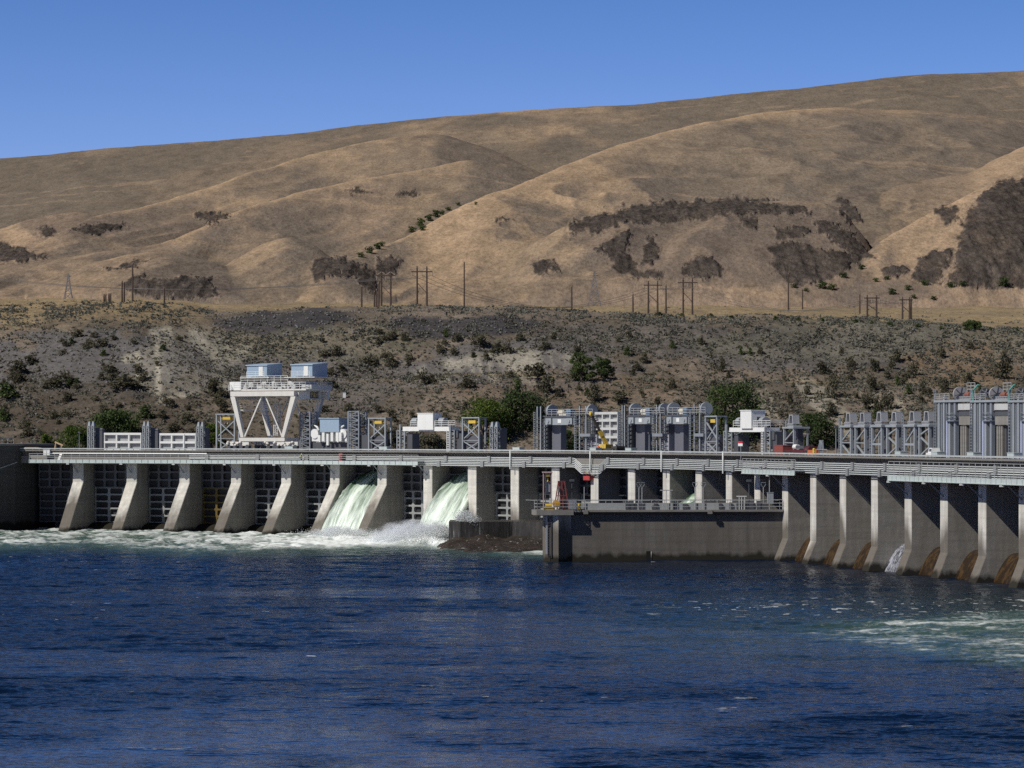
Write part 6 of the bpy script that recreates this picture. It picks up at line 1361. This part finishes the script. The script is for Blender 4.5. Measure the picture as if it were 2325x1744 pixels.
# ---------------------------------------------------------------- power poles and lines on the bench
wood_p = paint('pole_wood', (.075, .052, .04), .9, 0, .3); pale_w = paint('pole_pale', (.34, .28, .22), .9, 0, .3)
def foot(px, y, dmin=1085):
    col_ = BANKPY[:, int(np.clip(np.searchsorted(bcols, px), 0, len(bcols) - 1))]; ii = np.where((col_ <= y) & (brows >= dmin))[0]
    d = float(np.clip(brows[ii[0]] if len(ii) else 1300, dmin, 1500)); return d, ground_at(px, d)
def pole(px, yt, yb, label, arm=False, group=None):
    d, z = foot(px, yb); r = thing('utility_pole', label, 'utility pole', (xat(px, d), d, z - .5), 0, group); h = zat(yt, d) - z + .5
    MB().tube([(0, 0, 0), (0, 0, h)], [.34, .24], 8).build('shaft', wood_p, r)
    if arm: MB().box(-1.3, 1.3, -.12, .12, h - 1.2, h - .9).build('cross_arm', wood_p, r)
    MB().cyl((0, -.2, h - .25), (0, 0, 1), .1, .5, 6).build('insulator', pale_w, r); return r
def hframe(xa, xb, yt, yb, label):
    d, z = foot((xa + xb) / 2, yb); r = thing('transmission_frame', label, 'transmission frame', (xat(xa, d), d, z - .5), 0, 'wooden H-frame transmission structures'); w_ = (xb - xa) * d / F; h = zat(yt, d) - z + .5; k = h / 17.5
    for x in (0, w_): MB().tube([(x, 0, 0), (x, 0, h)], [.36, .26], 8).build('shaft', wood_p, r)
    za = h - 2.2 * k; MB().box(-2.4 * k, w_ + 2.4 * k, -.3, -.14, za - .2, za + .2).build('cross_arm', wood_p, r)
    for x0, x1 in ((0, -2 * k), (0, w_ / 2), (w_, w_ / 2), (w_, w_ + 2 * k)): MB().bar((x0, -.1, h - .3), (x1, -.1, za + .2), .22).build('knee_brace', pale_w, r)
    for a, b_ in ((0, w_), (w_, 0)): MB().bar((a, .2 if a else -.2, h * .62), (b_, .2 if a else -.2, h * .36), .22).build('x_brace', pale_w if a else wood_p, r)
    for x in (-2.2 * k, w_ / 2, w_ + 2.2 * k): MB().cyl((x, -.22, za - .9), (0, 0, 1), .13, 1.4, 6).build('insulator', pale_w, r)
    return (xat(xa, d), d, z - .5 + za, w_, k)
HF = [hframe(866, 887, 615, 705, 'wooden H-frame beside the cluster of poles at the dark columnar rock'), hframe(947, 969, 605, 704, 'tall wooden H-frame with X brace right of the pole cluster'), hframe(1472, 1493, 638, 713, 'wooden H-frame left of the pair below the dark mesa cliff'), hframe(1551, 1572, 631, 714, 'wooden H-frame right of the pair below the dark mesa cliff'), hframe(1969, 1990, 670, 727, 'wooden H-frame in front of the grey mound at the right'), hframe(2049, 2065, 674, 736, 'rightmost wooden H-frame near the edge of the bench')]
for px, yt, yb, lb in ((301, 597, 692, 'tall lone pole in front of the dark domed hill at the left'), (277, 638, 692, 'left pole of the close pair under the domed hill'), (282, 640, 692, 'right pole of the close pair under the domed hill'), (236, 668, 692, 'short pole, leftmost of the four small ones'), (240, 667, 692, 'short pole, second of the four small ones'), (247, 666, 692, 'short pole, third of the four small ones'), (251, 665, 692, 'short pole, rightmost of the four small ones'), (373, 652, 701, 'short pole right of the dark domed hill'), (821, 648, 700, 'thin pole left of the pole cluster by the columnar rock'), (850, 660, 706, 'leftmost pole of the cluster by the columnar rock'), (855, 656, 706, 'middle pole of the cluster by the columnar rock'), (860, 640, 706, 'right pole of the cluster by the columnar rock'), (1054, 594, 690, 'tall single pole standing right of the tall H-frame'), (1298, 648, 704, 'pole left of the lattice pylon under the small mound'), (1437, 667, 714, 'short dark pole left of the H-frame pair'), (1512, 646, 713, 'plain pole between the two paired H-frames'), (1790, 620, 694, 'tall pole below the right end of the mesa'), (1822, 655, 703, 'shorter pole right of the tall pole below the mesa'), (1952, 666, 714, 'dark pole left of the H-frame by the grey mound'), (2069, 672, 740, 'pole leaning close beside the rightmost H-frame')):
    pole(px, yt, yb, lb, False, 'single poles on the bench')
def pylon(px, yt, yb, wpx, label):
    d = 1500.0; z = ground_at(px, d); r = thing('lattice_pylon', label, 'pylon', (xat(px, d), d, z), 0, 'steel lattice pylons'); h = zat(yt, d) - z; w_ = wpx * d / F; mb = MB()
    def lv(t): return w_ / 2 * ((1 - t) ** 1.3 * .86 + .10)
    ts = [0, .25, .45, .62, .76, .88, 1]
    for a, b_ in zip(ts[:-1], ts[1:]):
        ra, rb = lv(a), lv(b_)
        for sx, sy in ((-1, -1), (1, -1), (1, 1), (-1, 1)): mb.bar((sx * ra, sy * ra, a * h), (sx * rb, sy * rb, b_ * h), .34)
        mb.bar((-ra, -ra, a * h), (rb, -rb, b_ * h), .26); mb.bar((ra, -ra, a * h), (-rb, -rb, b_ * h), .26); mb.bar((-rb, -rb, b_ * h), (rb, -rb, b_ * h), .26)
    pm = paint('pylon_steel', (.20, .185, .18), .6, .2, .1); mb.build('tower_body', pm, r)
    mb = MB(); mb.bar((-w_ * .35, 0, h * .9), (w_ * .35, 0, h * .9), .25); mb.bar((-w_ * .35, 0, h * .9), (0, 0, h * .98), .15); mb.bar((w_ * .35, 0, h * .9), (0, 0, h * .98), .15); mb.build('cross_arm', pm, r)
pylon(155, 622, 692, 20, 'faint steel lattice pylon left of the short poles'); pylon(1350, 617, 712, 34, 'steel lattice pylon in front of the small mound')
wire_m = paint('wire', (.12, .11, .11), .6, 0, 0)
def wire(a, b_, sag, label, n=3, sp=3.2):
    a = Vector(a); b_ = Vector(b_); r = thing('power_line', label, 'power line', a)
    for k in range(n): MB().tube([(b_ - a) * (i / 24) + Vector((sp * (k - (n - 1) / 2), 0, -sag * 4 * (i / 24) * (1 - i / 24))) for i in range(25)], .06, 4).build('wire', wire_m, r)
def hp(h): return (h[0] + h[3] / 2, h[1] - .2, h[2] - 1.5 * h[4])
wire((xat(-200, 1250), 1250, zat(606, 1250)), hp(HF[0]), 6, 'power line wires running left from the pole cluster'); wire(hp(HF[0]), hp(HF[1]), .6, 'power line wires between the two left H-frames'); wire(hp(HF[1]), hp(HF[2]), 9, 'power line wires spanning the middle of the bench'); wire(hp(HF[2]), hp(HF[3]), .8, 'power line wires between the paired H-frames'); wire(hp(HF[3]), hp(HF[4]), 6, 'power line wires spanning from the pair to the grey mound'); wire(hp(HF[4]), hp(HF[5]), .8, 'power line wires between the two right H-frames')
d, z = bank_hit(782, 905); r = thing('utility_box', 'small white utility box on the slope right of the crane', 'utility box', (xat(782, d), d, z)); MB().box(-.45, .45, -.4, .4, 0, 1.5).build('body', white, r); MB().box(-.5, .5, -.45, .45, 1.5, 1.6).build('lid', white, r)
